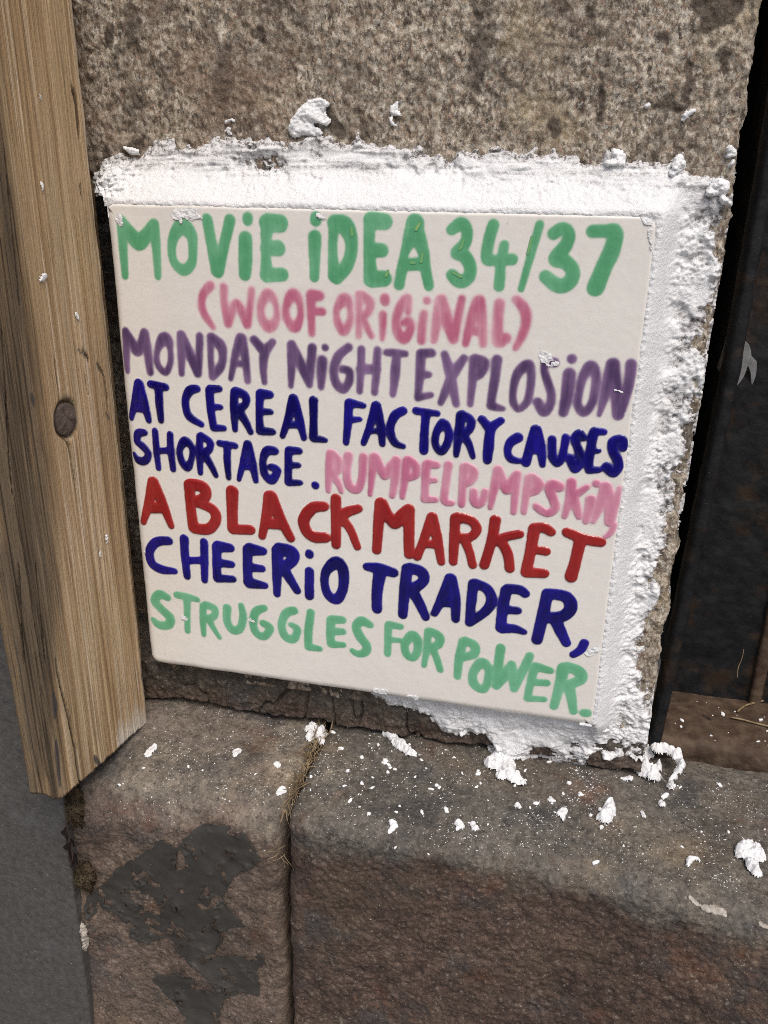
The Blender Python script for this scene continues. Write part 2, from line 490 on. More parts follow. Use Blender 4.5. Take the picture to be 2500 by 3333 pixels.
# word, glaze, strokes: "<crop> x,y,r x,y,r ..."; a leading "o" closes the stroke
WORDS = [
('MOVIE', 'green', '''A 265,215,48 275,400,45 297,715,34|A 270,225,48 345,330,62 420,408,74 490,340,58 552,250,50|A 555,250,52 577,450,44 592,720,33
oA 815,265,72 740,350,52 716,480,42 745,600,42 825,660,52 895,600,45 907,480,43 895,350,55
A 1035,205,52 1075,420,52 1128,665,64|A 1130,670,62 1185,450,50 1240,210,54
A 1400,186,49 1400,214,49|A 1380,375,64 1380,560,66 1375,700,58
B 60,225,72 42,450,44 50,700,62|B 60,235,82 170,242,78|B 50,465,62 152,464,70|B 50,705,66 190,702,60'''),
('IDEA', 'green', '''B 492,188,54 492,212,54|B 483,365,63 482,560,52 480,725,45
B 655,225,50 645,480,44 660,715,60|B 665,235,72 760,265,80 812,400,60 806,520,58 760,640,60 680,728,60
B 978,225,56 972,480,52 990,745,70|B 995,215,78 1112,225,72|B 990,480,62 1088,482,62|B 995,745,72 1105,738,72
B 1385,240,84 1378,350,92|B 1370,320,85 1295,500,42 1270,640,50 1242,795,48|B 1390,320,85 1458,490,54 1480,650,50 1510,805,47|B 1300,612,56 1460,606,58'''),
('34/37', 'green', '''C 155,238,40 225,195,48 266,250,42 252,335,42 192,402,46 245,425,48 288,500,46 278,580,46 215,612,47 158,565,44
C 455,205,44 420,330,42 410,450,42 480,458,36 590,452,42|C 535,345,34 510,480,37 498,645,40
C 790,200,32 720,440,29 655,665,25
C 890,265,45 955,228,44 1000,270,45 978,350,48 905,445,54 975,470,52 1030,540,50 1000,620,52 920,640,52 830,575,46
C 1168,250,45 1260,247,46 1335,255,52 1310,380,60 1255,500,60 1192,655,63'''),
('(WOOF', 'pink', '''A 1062,802,48 1000,880,42 985,980,40 1025,1080,40 1090,1175,30
A 1185,815,42 1190,950,40 1225,1140,43|A 1225,1140,43 1300,960,44 1395,1150,43|A 1395,1150,43 1420,1000,38 1435,840,38
oB 50,882,55 -2,1000,40 15,1110,46 75,1170,58 132,1110,42 136,1000,30 102,905,45
oB 280,885,58 226,990,38 235,1100,42 302,1175,52 352,1090,36 353,990,33 325,905,48
B 450,890,50 450,1050,40 458,1230,36|B 455,885,55 525,892,48|B 450,1030,38 552,1035,38'''),
('ORIGINAL)', 'pink', '''oB 738,930,60 680,1020,34 690,1130,40 745,1210,48 800,1120,34 802,1010,33 775,930,50
B 885,880,42 880,1080,35 878,1255,30|B 900,890,50 978,945,46 965,1032,42 900,1085,40|B 910,1090,40 950,1170,36 995,1255,31
B 1115,912,48 1115,938,48|B 1095,1060,40 1095,1180,36 1090,1280,26
B 1325,1040,32 1322,910,40 1255,985,46 1215,1120,40 1232,1225,48 1290,1280,50 1345,1190,42 1330,1125,46 1280,1135,34
B 1492,935,40|B 1465,1055,42 1450,1180,42 1445,1295,42
C 72,740,38 52,880,40 28,1035,28|C 82,742,44 112,860,48 168,1025,38|C 228,735,30 198,880,34 172,1025,34
C 345,750,42 295,900,40 255,1060,28|C 355,750,45 372,900,42 382,1060,31|C 295,960,36 370,975,36
C 500,770,42 487,900,40 490,1040,46 545,1018,42
C 622,740,34 675,800,42 693,880,40 668,990,36 615,1090,26'''),
('MONDAY', 'purple', '''D 140,138,34 142,280,34 152,445,25|D 145,150,36 190,220,38 230,292,42 265,225,38 285,148,36|D 288,150,36 308,280,38 330,455,30
oD 432,196,49 385,285,27 388,390,28 447,454,29 486,380,26 485,280,27 466,208,42
D 565,165,36 570,320,34 572,465,26|D 570,165,38 625,290,42 695,465,33|D 712,175,32 708,320,32 700,465,32
D 795,180,32 797,330,27 806,490,28|D 805,188,42 875,250,45 890,340,34 868,420,36 812,488,32
D 1025,188,40 985,330,33 952,505,23|D 1037,190,40 1062,330,35 1082,520,29|D 985,384,26 1070,390,28
D 1132,203,36 1205,292,42|D 1275,220,30 1215,300,40 1202,420,32 1212,530,26'''),
('NIGHT', 'purple', '''D 1415,240,34 1420,400,34 1415,560,24|D 1420,240,38 1480,370,42 1558,548,30|D 1580,265,38 1567,420,34 1558,550,30
E 140,263,31|E 118,362,42 110,480,38 107,570,27
E 320,260,35 240,330,38 205,440,35 225,540,38 280,585,36 325,520,34 324,445,33 275,430,33
E 418,275,32 415,430,32 405,600,27|E 542,282,32 535,430,34 520,610,29|E 415,430,40 535,430,40
E 615,300,30 690,305,33 760,312,27|E 690,315,34 680,450,40 662,625,27'''),
('EXPLOSION', 'purple', '''E 878,312,40 870,460,38 853,655,28|E 885,308,38 960,305,36|E 880,470,35 940,472,28|E 855,650,30 955,628,26
E 1060,315,32 1105,470,42 1150,700,29|E 1210,345,32 1120,480,42 1030,690,28
E 1285,350,36 1277,500,35 1257,700,27|E 1295,350,40 1365,380,42 1335,455,44 1290,490,36|E 1310,400,50
E 1465,358,42 1445,520,38 1418,690,34 1430,715,36 1510,735,25
oF 465,240,50 372,320,45 337,450,36 335,580,36 385,640,32 460,570,38 488,440,38 495,320,40
F 705,222,46 628,222,40 612,285,36 645,400,40 675,500,40 665,600,42 610,665,48 555,575,45
F 862,187,46|F 838,325,60 820,500,56 785,670,46
oF 1030,260,60 962,350,44 928,480,37 915,600,40 970,672,42 1040,590,40 1072,460,43 1078,340,44
F 1225,235,58 1185,420,56 1107,695,22|F 1232,235,60 1255,430,56 1280,690,55|F 1395,238,53 1370,430,48 1300,640,52'''),
('AT', 'navy', '''D 240,540,38 215,680,34 182,806,25|D 245,540,38 285,690,37 320,825,27|D 210,735,26 282,740,28
D 335,545,32 450,568,32|D 395,560,36 402,700,34 415,825,27'''),
('CEREAL', 'navy', '''D 692,580,31 638,592,38 610,640,34 603,700,32 630,790,35 725,855,27
D 788,590,36 798,740,34 820,880,32|D 795,582,36 865,580,28|D 800,722,30 875,722,24|D 825,880,32 900,886,26
D 980,605,34 978,740,35 985,895,25|D 990,600,38 1062,632,36 1066,700,30 1000,740,38|D 1010,740,38 1060,820,34 1105,915,25
D 1180,620,38 1172,760,30 1178,905,35|D 1185,620,43 1255,625,34|D 1180,755,30 1260,758,26|D 1190,905,37 1275,912,29
D 1432,655,38 1398,800,34 1352,945,25|D 1438,655,38 1478,800,36 1515,960,26|D 1395,860,28 1490,858,30
E 50,670,38 50,820,33 50,960,35|E 55,962,34 140,976,24'''),
('FACTORY', 'navy', '''E 322,690,36 315,840,34 300,995,27|E 330,690,38 435,710,25|E 330,820,30 410,815,21
E 528,710,36 490,850,32 435,1000,26|E 535,710,40 567,860,34 580,1005,27|E 490,908,24 570,905,24
E 740,750,36 675,790,38 642,890,33 672,990,34 740,1022,25
E 840,750,32 1005,770,27|E 920,765,36 905,900,34 900,1055,38
oE 1050,848,40 998,920,31 990,1010,30 1035,1065,32 1082,1000,32 1092,910,32
E 1185,785,38 1170,930,36 1150,1090,25|E 1200,780,38 1262,820,34 1256,890,33 1195,930,36|E 1200,930,36 1245,1000,31 1280,1105,23
E 1350,815,34 1410,890,38|E 1495,825,31 1420,890,38 1400,1030,42 1390,1130,36'''),
('CAUSES', 'navy', '''F 375,895,50 308,940,43 282,1020,35 312,1085,38 385,1105,30
F 535,825,50 488,960,42 450,1120,44|F 542,825,50 578,980,46 598,1140,31|F 490,1010,38 570,1010,34
F 685,910,40 685,1020,38 692,1085,40 735,1125,38 780,1050,36 805,890,36
F 962,895,36 928,858,42 888,905,38 922,1010,42 945,1100,40 890,1175,44 845,1078,42
F 1060,845,45 1030,1000,42 1010,1170,38|F 1065,835,40 1150,845,34|F 1040,1010,34 1105,1015,26|F 1010,1190,34 1100,1185,34
F 1325,985,42 1308,918,50 1232,935,46 1228,1010,44 1268,1090,46 1282,1160,42 1232,1212,46 1175,1158,48'''),
('SHORTAGE.', 'navy', '''D 288,918,28 240,925,35 230,985,29 275,1025,33 315,1080,29 292,1135,34 240,1130,32 206,1085,22
D 368,905,28 380,1060,28 395,1195,24|D 485,930,28 490,1060,30 508,1200,27|D 385,1060,26 490,1055,26
oD 600,985,40 560,1050,27 575,1140,30 620,1190,32 652,1110,24 650,1030,27
D 712,945,29 712,1090,30 718,1230,23|D 725,945,34 790,990,30 785,1050,30 730,1075,34|D 745,1080,34 800,1170,30 838,1250,23
D 865,1000,28 985,1020,28|D 925,1010,32 925,1140,31 935,1265,24
D 1080,1005,32 1050,1140,30 1015,1280,21|D 1088,1005,32 1117,1150,34 1145,1290,25|D 1045,1185,24 1130,1182,28
D 1290,1060,36 1230,1060,38 1200,1140,29 1215,1240,33 1270,1285,36 1312,1210,32 1265,1185,31
D 1398,1055,33 1395,1180,31 1395,1300,32|D 1405,1055,36 1480,1060,30|D 1400,1170,28 1475,1170,25|D 1400,1305,30 1490,1305,24
D 1605,1325,34'''),
('RUMPELPUMPSKIN,', 'rose', '''H 350,210,45 335,370,38 330,545,27|H 365,215,46 422,280,40 402,370,40 350,400,40|H 370,400,40 420,480,32 445,555,24
H 510,230,46 495,380,40 520,500,43 588,530,42 630,440,38 645,238,42
H 740,240,46 725,400,34 705,580,24|H 750,240,46 800,340,42 840,410,40 890,320,38 935,270,40|H 940,268,44 930,430,40 905,590,30
H 1040,270,45 1020,420,38 995,600,27|H 1050,268,46 1118,320,40 1110,400,40 1040,432,32
H 1215,305,43 1205,460,38 1195,620,38|H 1225,300,45 1305,312,38|H 1210,450,33 1290,450,28|H 1200,620,36 1290,625,31
H 1410,310,42 1390,460,37 1375,630,38 1440,655,30
I 170,195,45 155,370,38 145,530,34|I 190,190,46 255,232,42 240,302,42 175,342,40
I 255,412,38 260,500,42 300,530,38 340,480,36 355,410,32
I 470,220,46 440,380,40 405,560,25|I 475,220,48 520,330,44 555,400,44 600,310,40 645,255,40|I 650,258,40 630,420,37 612,600,29
I 755,290,43 730,420,37 705,600,29|I 780,290,50 840,340,48 810,400,45 740,430,36
I 1020,370,52 960,348,50 940,400,47 970,480,44 988,560,42 920,610,38 830,560,38 812,535,26
I 1135,328,46 1120,470,43 1070,640,28|I 1280,370,29 1170,440,42|I 1150,440,45 1180,560,43 1200,640,31
I 1360,340,40|I 1310,490,52 1290,590,44 1265,680,34
I 1440,370,52 1400,520,44 1330,690,24|I 1450,370,52 1480,520,50 1470,690,42|I 1570,375,24 1530,520,38 1490,660,42
I 1525,710,25 1490,780,30 1430,830,22'''),
('A', 'red', '''G 230,160,42 205,310,40 160,470,27|G 240,160,42 305,320,42 375,500,28|G 210,362,44 310,362,44'''),
('BLACK', 'red', '''G 515,185,48 525,350,42 545,510,45|G 530,180,48 622,200,48 640,270,43 560,312,38|G 560,315,38 690,370,44 720,450,43 660,525,45 550,515,48
G 845,235,52 845,400,45 850,520,46|G 855,526,42 985,530,42
G 1135,275,52 1110,420,42 1075,580,31|G 1145,275,52 1210,430,46 1295,595,37|G 1105,480,44 1225,490,44
G 1550,350,42 1465,362,46 1398,450,47 1418,540,46 1480,585,48 1560,590,44
H 398,615,50 398,820,47 400,1030,45|H 600,705,42 490,740,50 420,800,50|H 440,790,50 520,880,42 590,1050,37'''),
('MARKET', 'red', '''H 800,655,55 780,860,49 765,1080,43|H 810,655,55 870,770,52 930,840,54 990,760,52 1050,710,52|H 1055,710,54 1055,920,51 1055,1115,47
H 1258,780,46 1200,950,42 1130,1140,39|H 1265,780,50 1312,980,46 1345,1185,37|H 1190,1025,36 1310,1025,44
I 90,650,47 80,850,47 70,1045,40|I 110,645,50 230,672,47 282,750,46 230,820,42 130,828,44|I 170,840,45 215,950,41 245,1075,39
I 450,670,52 415,860,46 350,1075,45|I 665,795,44 540,820,44 470,860,45|I 500,860,48 560,970,48 580,1105,45
I 800,745,54 770,930,50 725,1140,50|I 810,735,45 890,740,50 950,775,45|I 790,935,40 905,950,44|I 740,1140,52 890,1150,46
I 1095,780,48 1250,840,50 1400,868,48|I 1215,850,55 1170,1040,52 1130,1180,57'''),
('CHEERIO', 'navy', '''G 355,615,36 260,625,40 207,700,37 228,790,38 300,835,38 400,850,27
G 475,600,38 480,740,35 497,890,31|G 628,625,34 630,770,34 632,920,29|G 485,770,31 630,765,31
G 728,660,42 725,790,37 730,905,37|G 740,660,50 830,670,37|G 740,785,38 840,797,31|G 735,905,36 850,910,31
G 965,680,42 962,820,38 970,935,42|G 985,680,55 1080,695,37|G 980,820,40 1075,830,31|G 980,940,48 1095,960,31
G 1195,690,50 1190,860,40 1190,1025,31|G 1210,680,55 1302,704,55 1310,765,46 1230,830,44|G 1240,830,44 1290,910,40 1345,1000,33
G 1440,714,36 1440,722,36|G 1440,850,38 1440,1040,38
oH 395,1190,60 310,1270,45 297,1380,40 330,1480,46 405,1520,50 460,1430,46 468,1300,52 450,1220,52'''),
('TRADER,', 'navy', '''J 260,260,40 370,275,54 500,312,48|J 385,290,62 355,470,52 352,640,48
J 625,275,52 600,480,50 585,690,45|J 650,270,52 755,310,56 768,390,50 660,470,53|J 670,470,53 740,600,48 790,715,39
J 1010,365,52 958,500,50 870,680,35|J 1020,365,52 1057,540,48 1060,730,41|J 940,580,48 1060,580,48
J 1220,410,48 1200,590,46 1180,765,37|J 1240,410,50 1342,460,50 1385,560,50 1330,660,46 1190,765,38
K 588,50,45 560,200,42 545,340,42|K 600,35,40 690,45,42 735,75,37|K 570,195,40 675,205,35|K 555,345,42 650,345,39 725,370,27
K 905,75,45 870,240,46 825,430,44|K 930,75,46 1052,100,50 1087,180,50 1030,245,48 920,260,48|K 960,260,50 1010,370,44 1050,455,37
K 1190,455,36 1160,510,35 1105,545,31'''),
('STRUGGLES', 'mint', '''G 345,1055,31 285,1028,38 247,1080,36 300,1145,36 365,1210,38 350,1265,37 280,1265,35 235,1225,24
G 420,1035,32 500,1050,31 575,1070,23|G 495,1060,32 497,1200,27 500,1312,25
G 620,1120,30 618,1230,28 625,1340,21|G 640,1110,33 710,1140,29 702,1200,30 640,1215,30|G 660,1210,30 700,1290,24 748,1365,19
G 805,1135,36 805,1240,32 850,1305,36 905,1290,34 928,1200,31 912,1115,25
G 1090,1135,31 1030,1160,36 1005,1240,32 1025,1320,33 1090,1355,33 1137,1290,32 1085,1252,32
G 1320,1155,36 1260,1175,36 1225,1260,32 1250,1350,35 1315,1375,35 1347,1300,30 1300,1265,25
G 1450,1170,34 1432,1320,34 1432,1435,33|G 1435,1435,32 1520,1450,25
J -62,740,42 -68,860,40 -62,955,40|J -50,735,44 40,740,40|J -50,845,40 45,845,34|J -50,960,38 50,965,29
J 290,785,35 215,750,48 165,800,42 200,890,45 258,970,42 245,1030,42 180,1045,35 130,1015,27'''),
('FOR', 'mint', '''J 455,790,38 450,920,34 448,1045,33|J 460,780,38 565,800,31|J 460,915,31 560,925,25
oJ 665,880,48 603,960,38 620,1050,38 680,1085,33 717,1010,39 716,920,41
J 810,840,35 800,1000,31 775,1150,27|J 830,840,38 912,890,44 905,960,41 830,990,35|J 850,990,36 890,1090,34 920,1190,31'''),
('POWER.', 'mint', '''J 1125,930,40 1090,1100,41 1075,1250,34|J 1145,925,42 1228,970,44 1225,1045,42 1120,1080,40
oJ 1290,1125,50 1215,1220,40 1228,1320,44 1310,1365,38 1353,1270,38 1353,1170,41
K 545,495,38 525,640,36 515,785,34|K 510,790,32 565,720,40 630,620,33|K 630,625,34 640,720,36 648,810,33|K 650,805,33 710,680,35 770,555,33
K 810,640,36 775,760,31 750,885,29|K 820,640,40 925,670,31|K 790,760,31 900,765,31|K 760,885,29 880,892,25
K 1028,650,48 1000,780,40 955,945,33|K 1060,640,44 1152,680,48 1160,740,44 1050,785,40|K 1070,780,45 1090,880,39 1105,985,31
K 1188,997,36 1212,997,36'''),
]
SCUFFS = ['B 815,280,9 820,345,8', 'B 1145,670,8 1125,710,14', 'B 1430,235,8 1395,295,14', 'B 1455,510,7 1440,590,7', 'B 1345,592,9 1385,593,8', 'C 240,310,5 228,355,6 210,380,5', 'C 735,290,5 705,410,4',
          'C 165,545,6 225,575,8']
GRANITE, TILE_M, PLASTER, WOOD = mat_granite(), mat_tile(), mat_plaster(), mat_wood()
LEDGE_R = mat_ledge('brown_ledge_stone', (0.145, 0.105, 0.068))
LEDGE_L = mat_ledge('tan_ledge_stone', (0.185, 0.138, 0.118), 1.45)
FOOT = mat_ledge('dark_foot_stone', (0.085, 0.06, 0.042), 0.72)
PAINT = mat_simple('grey_paint', (0.034, 0.031, 0.0275), (0.044, 0.040, 0.0355), 130, 0.55, 0.00022, 420, 0.35,
                   [((0.25, 0.24, 0.22), 900, 0.70, 0.74, 0.8), ((0.085, 0.075, 0.066), 45, 0.50, 0.75, 0.5)])
SLAB = mat_simple('dark_slab_paint', (0.056, 0.053, 0.050), (0.086, 0.082, 0.077), 420, 0.55, 0.0003, 900, 0.4,
                  [((0.30, 0.30, 0.29), 420, 0.685, 0.70, 0.7), ((0.16, 0.155, 0.15), 1300, 0.60, 0.68, 0.5), ((0.13, 0.13, 0.13), 70, 0.55, 0.75, 0.5)])
STEEL = mat_simple('black_rusty_steel', (0.0055, 0.006, 0.0075), (0.013, 0.0135, 0.015), 140, 0.58, 0.0005, 260, 0.2,
                   [((0.040, 0.023, 0.012), 75, 0.53, 0.66, 0.7), ((0.09, 0.085, 0.08), 900, 0.68, 0.74, 0.6)])
RUST = mat_simple('rusty_threshold', (0.046, 0.027, 0.017), (0.092, 0.062, 0.041), 220, 0.75, 0.0006, 330, 0.3,
                  [((0.022, 0.014, 0.010), 70, 0.54, 0.68, 0.6)])
LUGM = mat_simple('grey_lug', (0.13, 0.13, 0.13), (0.20, 0.20, 0.20), 300, 0.55, 0.0002, 900)
NAILM = mat_simple('rusty_nail', (0.060, 0.042, 0.033), (0.125, 0.092, 0.072), 420, 0.7, 0.0007, 600)
DIRT = mat_simple('dry_dirt', (0.016, 0.011, 0.007), (0.085, 0.062, 0.038), 500, 0.95, 0.001, 700, 0.1)
ROOT = mat_simple('rootlet', (0.032, 0.022, 0.012), (0.125, 0.095, 0.058), 260, 0.85, 0.0001, 900, 0.2)
STRAW = mat_simple('dry_straw', (0.13, 0.085, 0.045), (0.33, 0.25, 0.15), 200, 0.8, 0.0001, 900, 0.2)
HAIR = mat_simple('pale_fibre', (0.40, 0.36, 0.30), (0.50, 0.46, 0.40), 200, 0.7, 0.0001, 900, 0.2)
LEAF = mat_simple('dead_leaf', (0.016, 0.011, 0.011), (0.045, 0.030, 0.026), 300, 0.6, 0.0004, 700, 0.3)
PALEROCK = mat_simple('pale_mortar', (0.30, 0.26, 0.22), (0.46, 0.42, 0.37), 300, 0.9, 0.0006, 600, 0.2)
ROADM = mat_simple('asphalt', (0.035, 0.035, 0.036), (0.055, 0.054, 0.053), 9, 0.9, 0.002, 60)
PAVE = mat_simple('street_paving', (0.13, 0.125, 0.12), (0.19, 0.185, 0.175), 6, 0.85, 0.002, 40)
CRUMB = NB('filler_crumbs').done((0.80, 0.80, 0.80), 0.7, None, 0.3)
GL = {k: mat_glaze(k) for k in GLAZE}
WALL_Y, LEDGE_Z, BOARD_X = 0.010, -0.0965, -0.0782

# ------------------------------------------------------------------ ground in front of the wall
bm = bmesh.new()
for x, y in ((-60, -60), (60, -60), (60, 60), (-60, 60)): bm.verts.new((x, y, 0))
bm.faces.new(bm.verts)
me = bpy.data.meshes.new('ground')
bm.to_mesh(me)
bm.free()
tag(link_mesh('ground', me, ROADM, None, (0, 0, -0.50)), kind='structure')
bm = bmesh.new()  # unseen paving, added so that its edge reflects in the letter glaze
for x, y in ((-30, -1.12), (30, -1.12), (30, 0.3), (-30, 0.3)): bm.verts.new((x, y, 0))
f = bm.faces.new(bm.verts)
r = bmesh.ops.extrude_face_region(bm, geom=[f])
bmesh.ops.translate(bm, verts=[v for v in r['geom'] if isinstance(v, bmesh.types.BMVert)], vec=(0, 0, -0.09))
bmesh.ops.recalc_face_normals(bm, faces=bm.faces)
me = bpy.data.meshes.new('unseen_pavement')
bm.to_mesh(me)
bm.free()
tag(link_mesh('unseen_pavement', me, PAVE, None, (0, 0, -0.40)), kind='structure')

# ------------------------------------------------------------------ upper stone block


def axis(fine0, fine1, step, lo, hi, grow=1.25):
    a = list(np.arange(fine0, fine1, step))
    s = step
    while a[-1] < hi:
        s *= grow
        a.append(min(a[-1] + s, hi))
    s = step
    b = [a[0]]
    while b[-1] > lo:
        s *= grow
        b.append(max(b[-1] - s, lo))
    return np.array(b[:0:-1] + a)


STAINS = '1520,5,22 1550,25,34 1575,15,26 1530,55,16|1488,145,7 1487,180,9 1482,215,10|1412,230,4 1445,226,7 1475,232,9|1195,262,11 1200,285,12|1298,165,7 1300,215,6 1296,255,8|1428,78,10 1440,90,7|1272,20,8 1276,35,6|700,232,12 716,262,16 735,290,14|762,300,8 800,290,6|560,60,8 570,85,6|880,50,9|240,60,10 236,85,8|300,310,10 270,330,12|232,330,9 226,350,8|1560,110,8 1568,150,7'


def upper_stone():
    xr, r = 0.0934, 0.0025
    pts = []
    for x in axis(-0.086, xr - r, 0.00045, -0.15, xr - r): pts.append((x, WALL_Y, 0, -1))
    for a in np.linspace(0, math.pi / 2, 9)[1:]: pts.append((xr - r + r * math.sin(a), WALL_Y + r - r * math.cos(a), math.sin(a), -math.cos(a)))
    for y in np.linspace(WALL_Y + r, 0.10, 60)[1:]: pts.append((xr, y, 1, 0))
    pts = np.array(pts)
    zs = axis(-0.0885, 0.135, 0.00045, -0.0885, 0.32)
    P = np.zeros((len(pts), len(zs), 3))
    P[..., 0], P[..., 1], P[..., 2] = pts[:, 0][:, None], pts[:, 1][:, None], zs[None]
    N = np.zeros_like(P)
    N[..., 0], N[..., 1] = pts[:, 2][:, None], pts[:, 3][:, None]
    F = P.reshape(-1, 3)
    d = 0.0011 * fbm(F, 55, 3) + 0.0010 * (ridged(F, 190, 3, sc=(1, 1, 0.8)) - 0.3) + 0.00055 * fbm(F, 650, 3, off=2)
    side = sstep(0.3, 1.0, N.reshape(-1, 3)[:, 0])
    d -= side * 0.0015 * (0.5 + fbm(F, 90, 3, off=5))
    zb = -0.0845 + 0.0012 * fbm(np.stack([F[:, 0], 0 * F[:, 0], 0 * F[:, 0]], 1), 60, 3, off=3) - 0.02 * np.clip(F[:, 0] + 0.02, 0, 0.03)
    d -= sstep(0.0004, -0.0008, F[:, 2] - zb) * 0.006
    xl = np.interp(F[:, 2], [0.060, 0.076, 0.080, 0.084], [-0.0770, -0.0774, -0.0805, -0.0868]) + 0.0007 * fbm(F, 110, 3, off=17)
    d -= 0.030 * sstep(0.0, -0.0009, F[:, 0] - xl) + 0.0015 * np.exp(-np.clip(F[:, 0] - xl, 0, 1) / 0.0015)
    P += N * d.reshape(P.shape[:2])[..., None]
    stain = np.zeros(len(F))
    for ln in STAINS.split('|'):
        pp = []
        for p in ln.split():
            a_, b_, r_ = map(float, p.split(','))
            hh = hit(a_ * K0, b_ * K0, 1, WALL_Y)
            pp.append((hh[0], hh[2], r_ * K0 / px_per_m(hh)))
        mk = np.hypot(F[:, 0] - pp[0][0], F[:, 2] - pp[0][1]) < 0.05
        if not mk.any(): continue
        sd_ = sdf_caps(F[mk, 0], F[mk, 2], capsules(pp)) + 0.0011 * fbm(F[mk], 300, 4, 0.65, off=18)
        stain[mk] = np.maximum(stain[mk], sstep(0.0005, -0.0003, sd_) * 0.9)
    o = link_mesh('stone_block', grid_mesh('stone_block', P, {'stain': stain}, flip=True), GRANITE)
    return tag(o, 'rough speckled granite block above the ledge, carrying the lettered tile', 'stone block')


UP = upper_stone()


def foot_stone():
    """the dark narrow course squeezed between the granite and the ledge"""
    xs = axis(-0.0838, 0.0925, 0.0004, -0.12, 0.0925)
    zs = np.arange(-0.1010, -0.0800, 0.0004)
    X, Z = np.meshgrid(xs, zs, indexing='ij')
    F = np.stack([X, 0 * X, Z], -1).reshape(-1, 3)
    L = np.stack([X, 0 * X, 0 * X], -1).reshape(-1, 3)
    zb = LEDGE_Z + 0.0010 + 0.0028 * fbm(L, 75, 4, off=3).reshape(X.shape)
    d = 0.0006 + 0.0016 * fbm(F, 65, 3, off=8) + 0.0010 * (ridged(F, 210, 3, off=7) - 0.3) + 0.0005 * fbm(F, 700, 3, off=6)
    ck = np.abs(fbm(F, 42, 3, off=19, sc=(1, 1, 0.35)))
    d = d.reshape(X.shape) - 0.0022 * sstep(0.020, 0.004, ck).reshape(X.shape)
    d -= sstep(0.0004, -0.0010, Z - zb) * 0.009
    P = np.stack([X, WALL_Y - d, Z], -1)
    back = P[:, -1:].copy()
    back[..., 1] = 0.060
    P = np.concatenate([P, back], 1)
    org = (0.0, WALL_Y, LEDGE_Z + 0.02)
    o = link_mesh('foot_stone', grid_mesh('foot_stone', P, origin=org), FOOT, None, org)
    return tag(o, 'narrow dark cracked stone course between the lettered tile and the ledge', 'stone')


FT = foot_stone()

# ------------------------------------------------------------------ ledge stones


def ledge_profile(kind, x):
    """list of (y, z, ny, nz) in ledge-relative z, for one x"""


def ledge_points(kind, X, svals):
    """X (n,), svals (m,) arc length from the back edge -> positions and normals"""
    n, mm = len(X), len(svals)
    P, N = np.zeros((n, mm, 3)), np.zeros((n, mm, 3))
    for i, x in enumerate(X):
        if kind == 'R':
            ye = -0.0350 - 2.0 * max(0, min(x, 0.14) - 0.06) ** 2 - max(0, x - 0.14) * 0.1
            r, drop = 0.0065, 0.0022
        else:
            ye, r, drop = -0.0355, 0.0135, 0.0042
        y0, yb = 0.030, ye + r
        l1 = math.hypot(y0 - yb, drop)
        ang0 = math.atan2(drop, y0 - yb)
        l2 = r * (math.pi / 2 - ang0)
        for j, sv in enumerate(svals):
            if sv < l1:
                t = sv / l1
                P[i, j] = (x, y0 + (yb - y0) * t, LEDGE_Z - drop * t)
                N[i, j] = (0, -math.sin(ang0), math.cos(ang0))
            elif sv < l1 + l2:
                a = ang0 + (sv - l1) / r
                P[i, j] = (x, yb - r * (math.sin(a) - math.sin(ang0)), LEDGE_Z - drop - r * (math.cos(ang0) - math.cos(a)))
                N[i, j] = (0, -math.sin(a), math.cos(a))
            else:
                e = sv - l1 - l2
                P[i, j] = (x, yb - r * (1 - math.sin(ang0)), LEDGE_Z - drop - r * math.cos(ang0) - e)
                N[i, j] = (0, -1, 0)
    return P, N


def ledge_disp(kind, F, front, fine=True):
    if kind == 'R':
        d = 0.0010 * fbm(F, 40, 3, off=1) + (0.00015 + 0.00022 * front) * (ridged(F, 190, 3, off=4) - 0.3) + front * (0.0010 * fbm(F, 75, 3, off=6) + 0.00032 * (ridged(F, 520, 2, off=5) - 0.3))
    else:
        d = 0.0016 * fbm(F, 36, 3, off=11) + (0.00015 + 0.00016 * front) * (ridged(F, 180, 3, off=14) - 0.3) + front * 0.0016 * fbm(F, 60, 3, off=16)
    if fine: d += (0.00028 + 0.00025 * front) * fbm(F, 640, 3, 0.6, off=9)
    return d


def wob(z, y, off):
    q = np.stack([0 * z, y, z], 1)
    return 0.0011 * fbm(q, 60, 3, off=off)


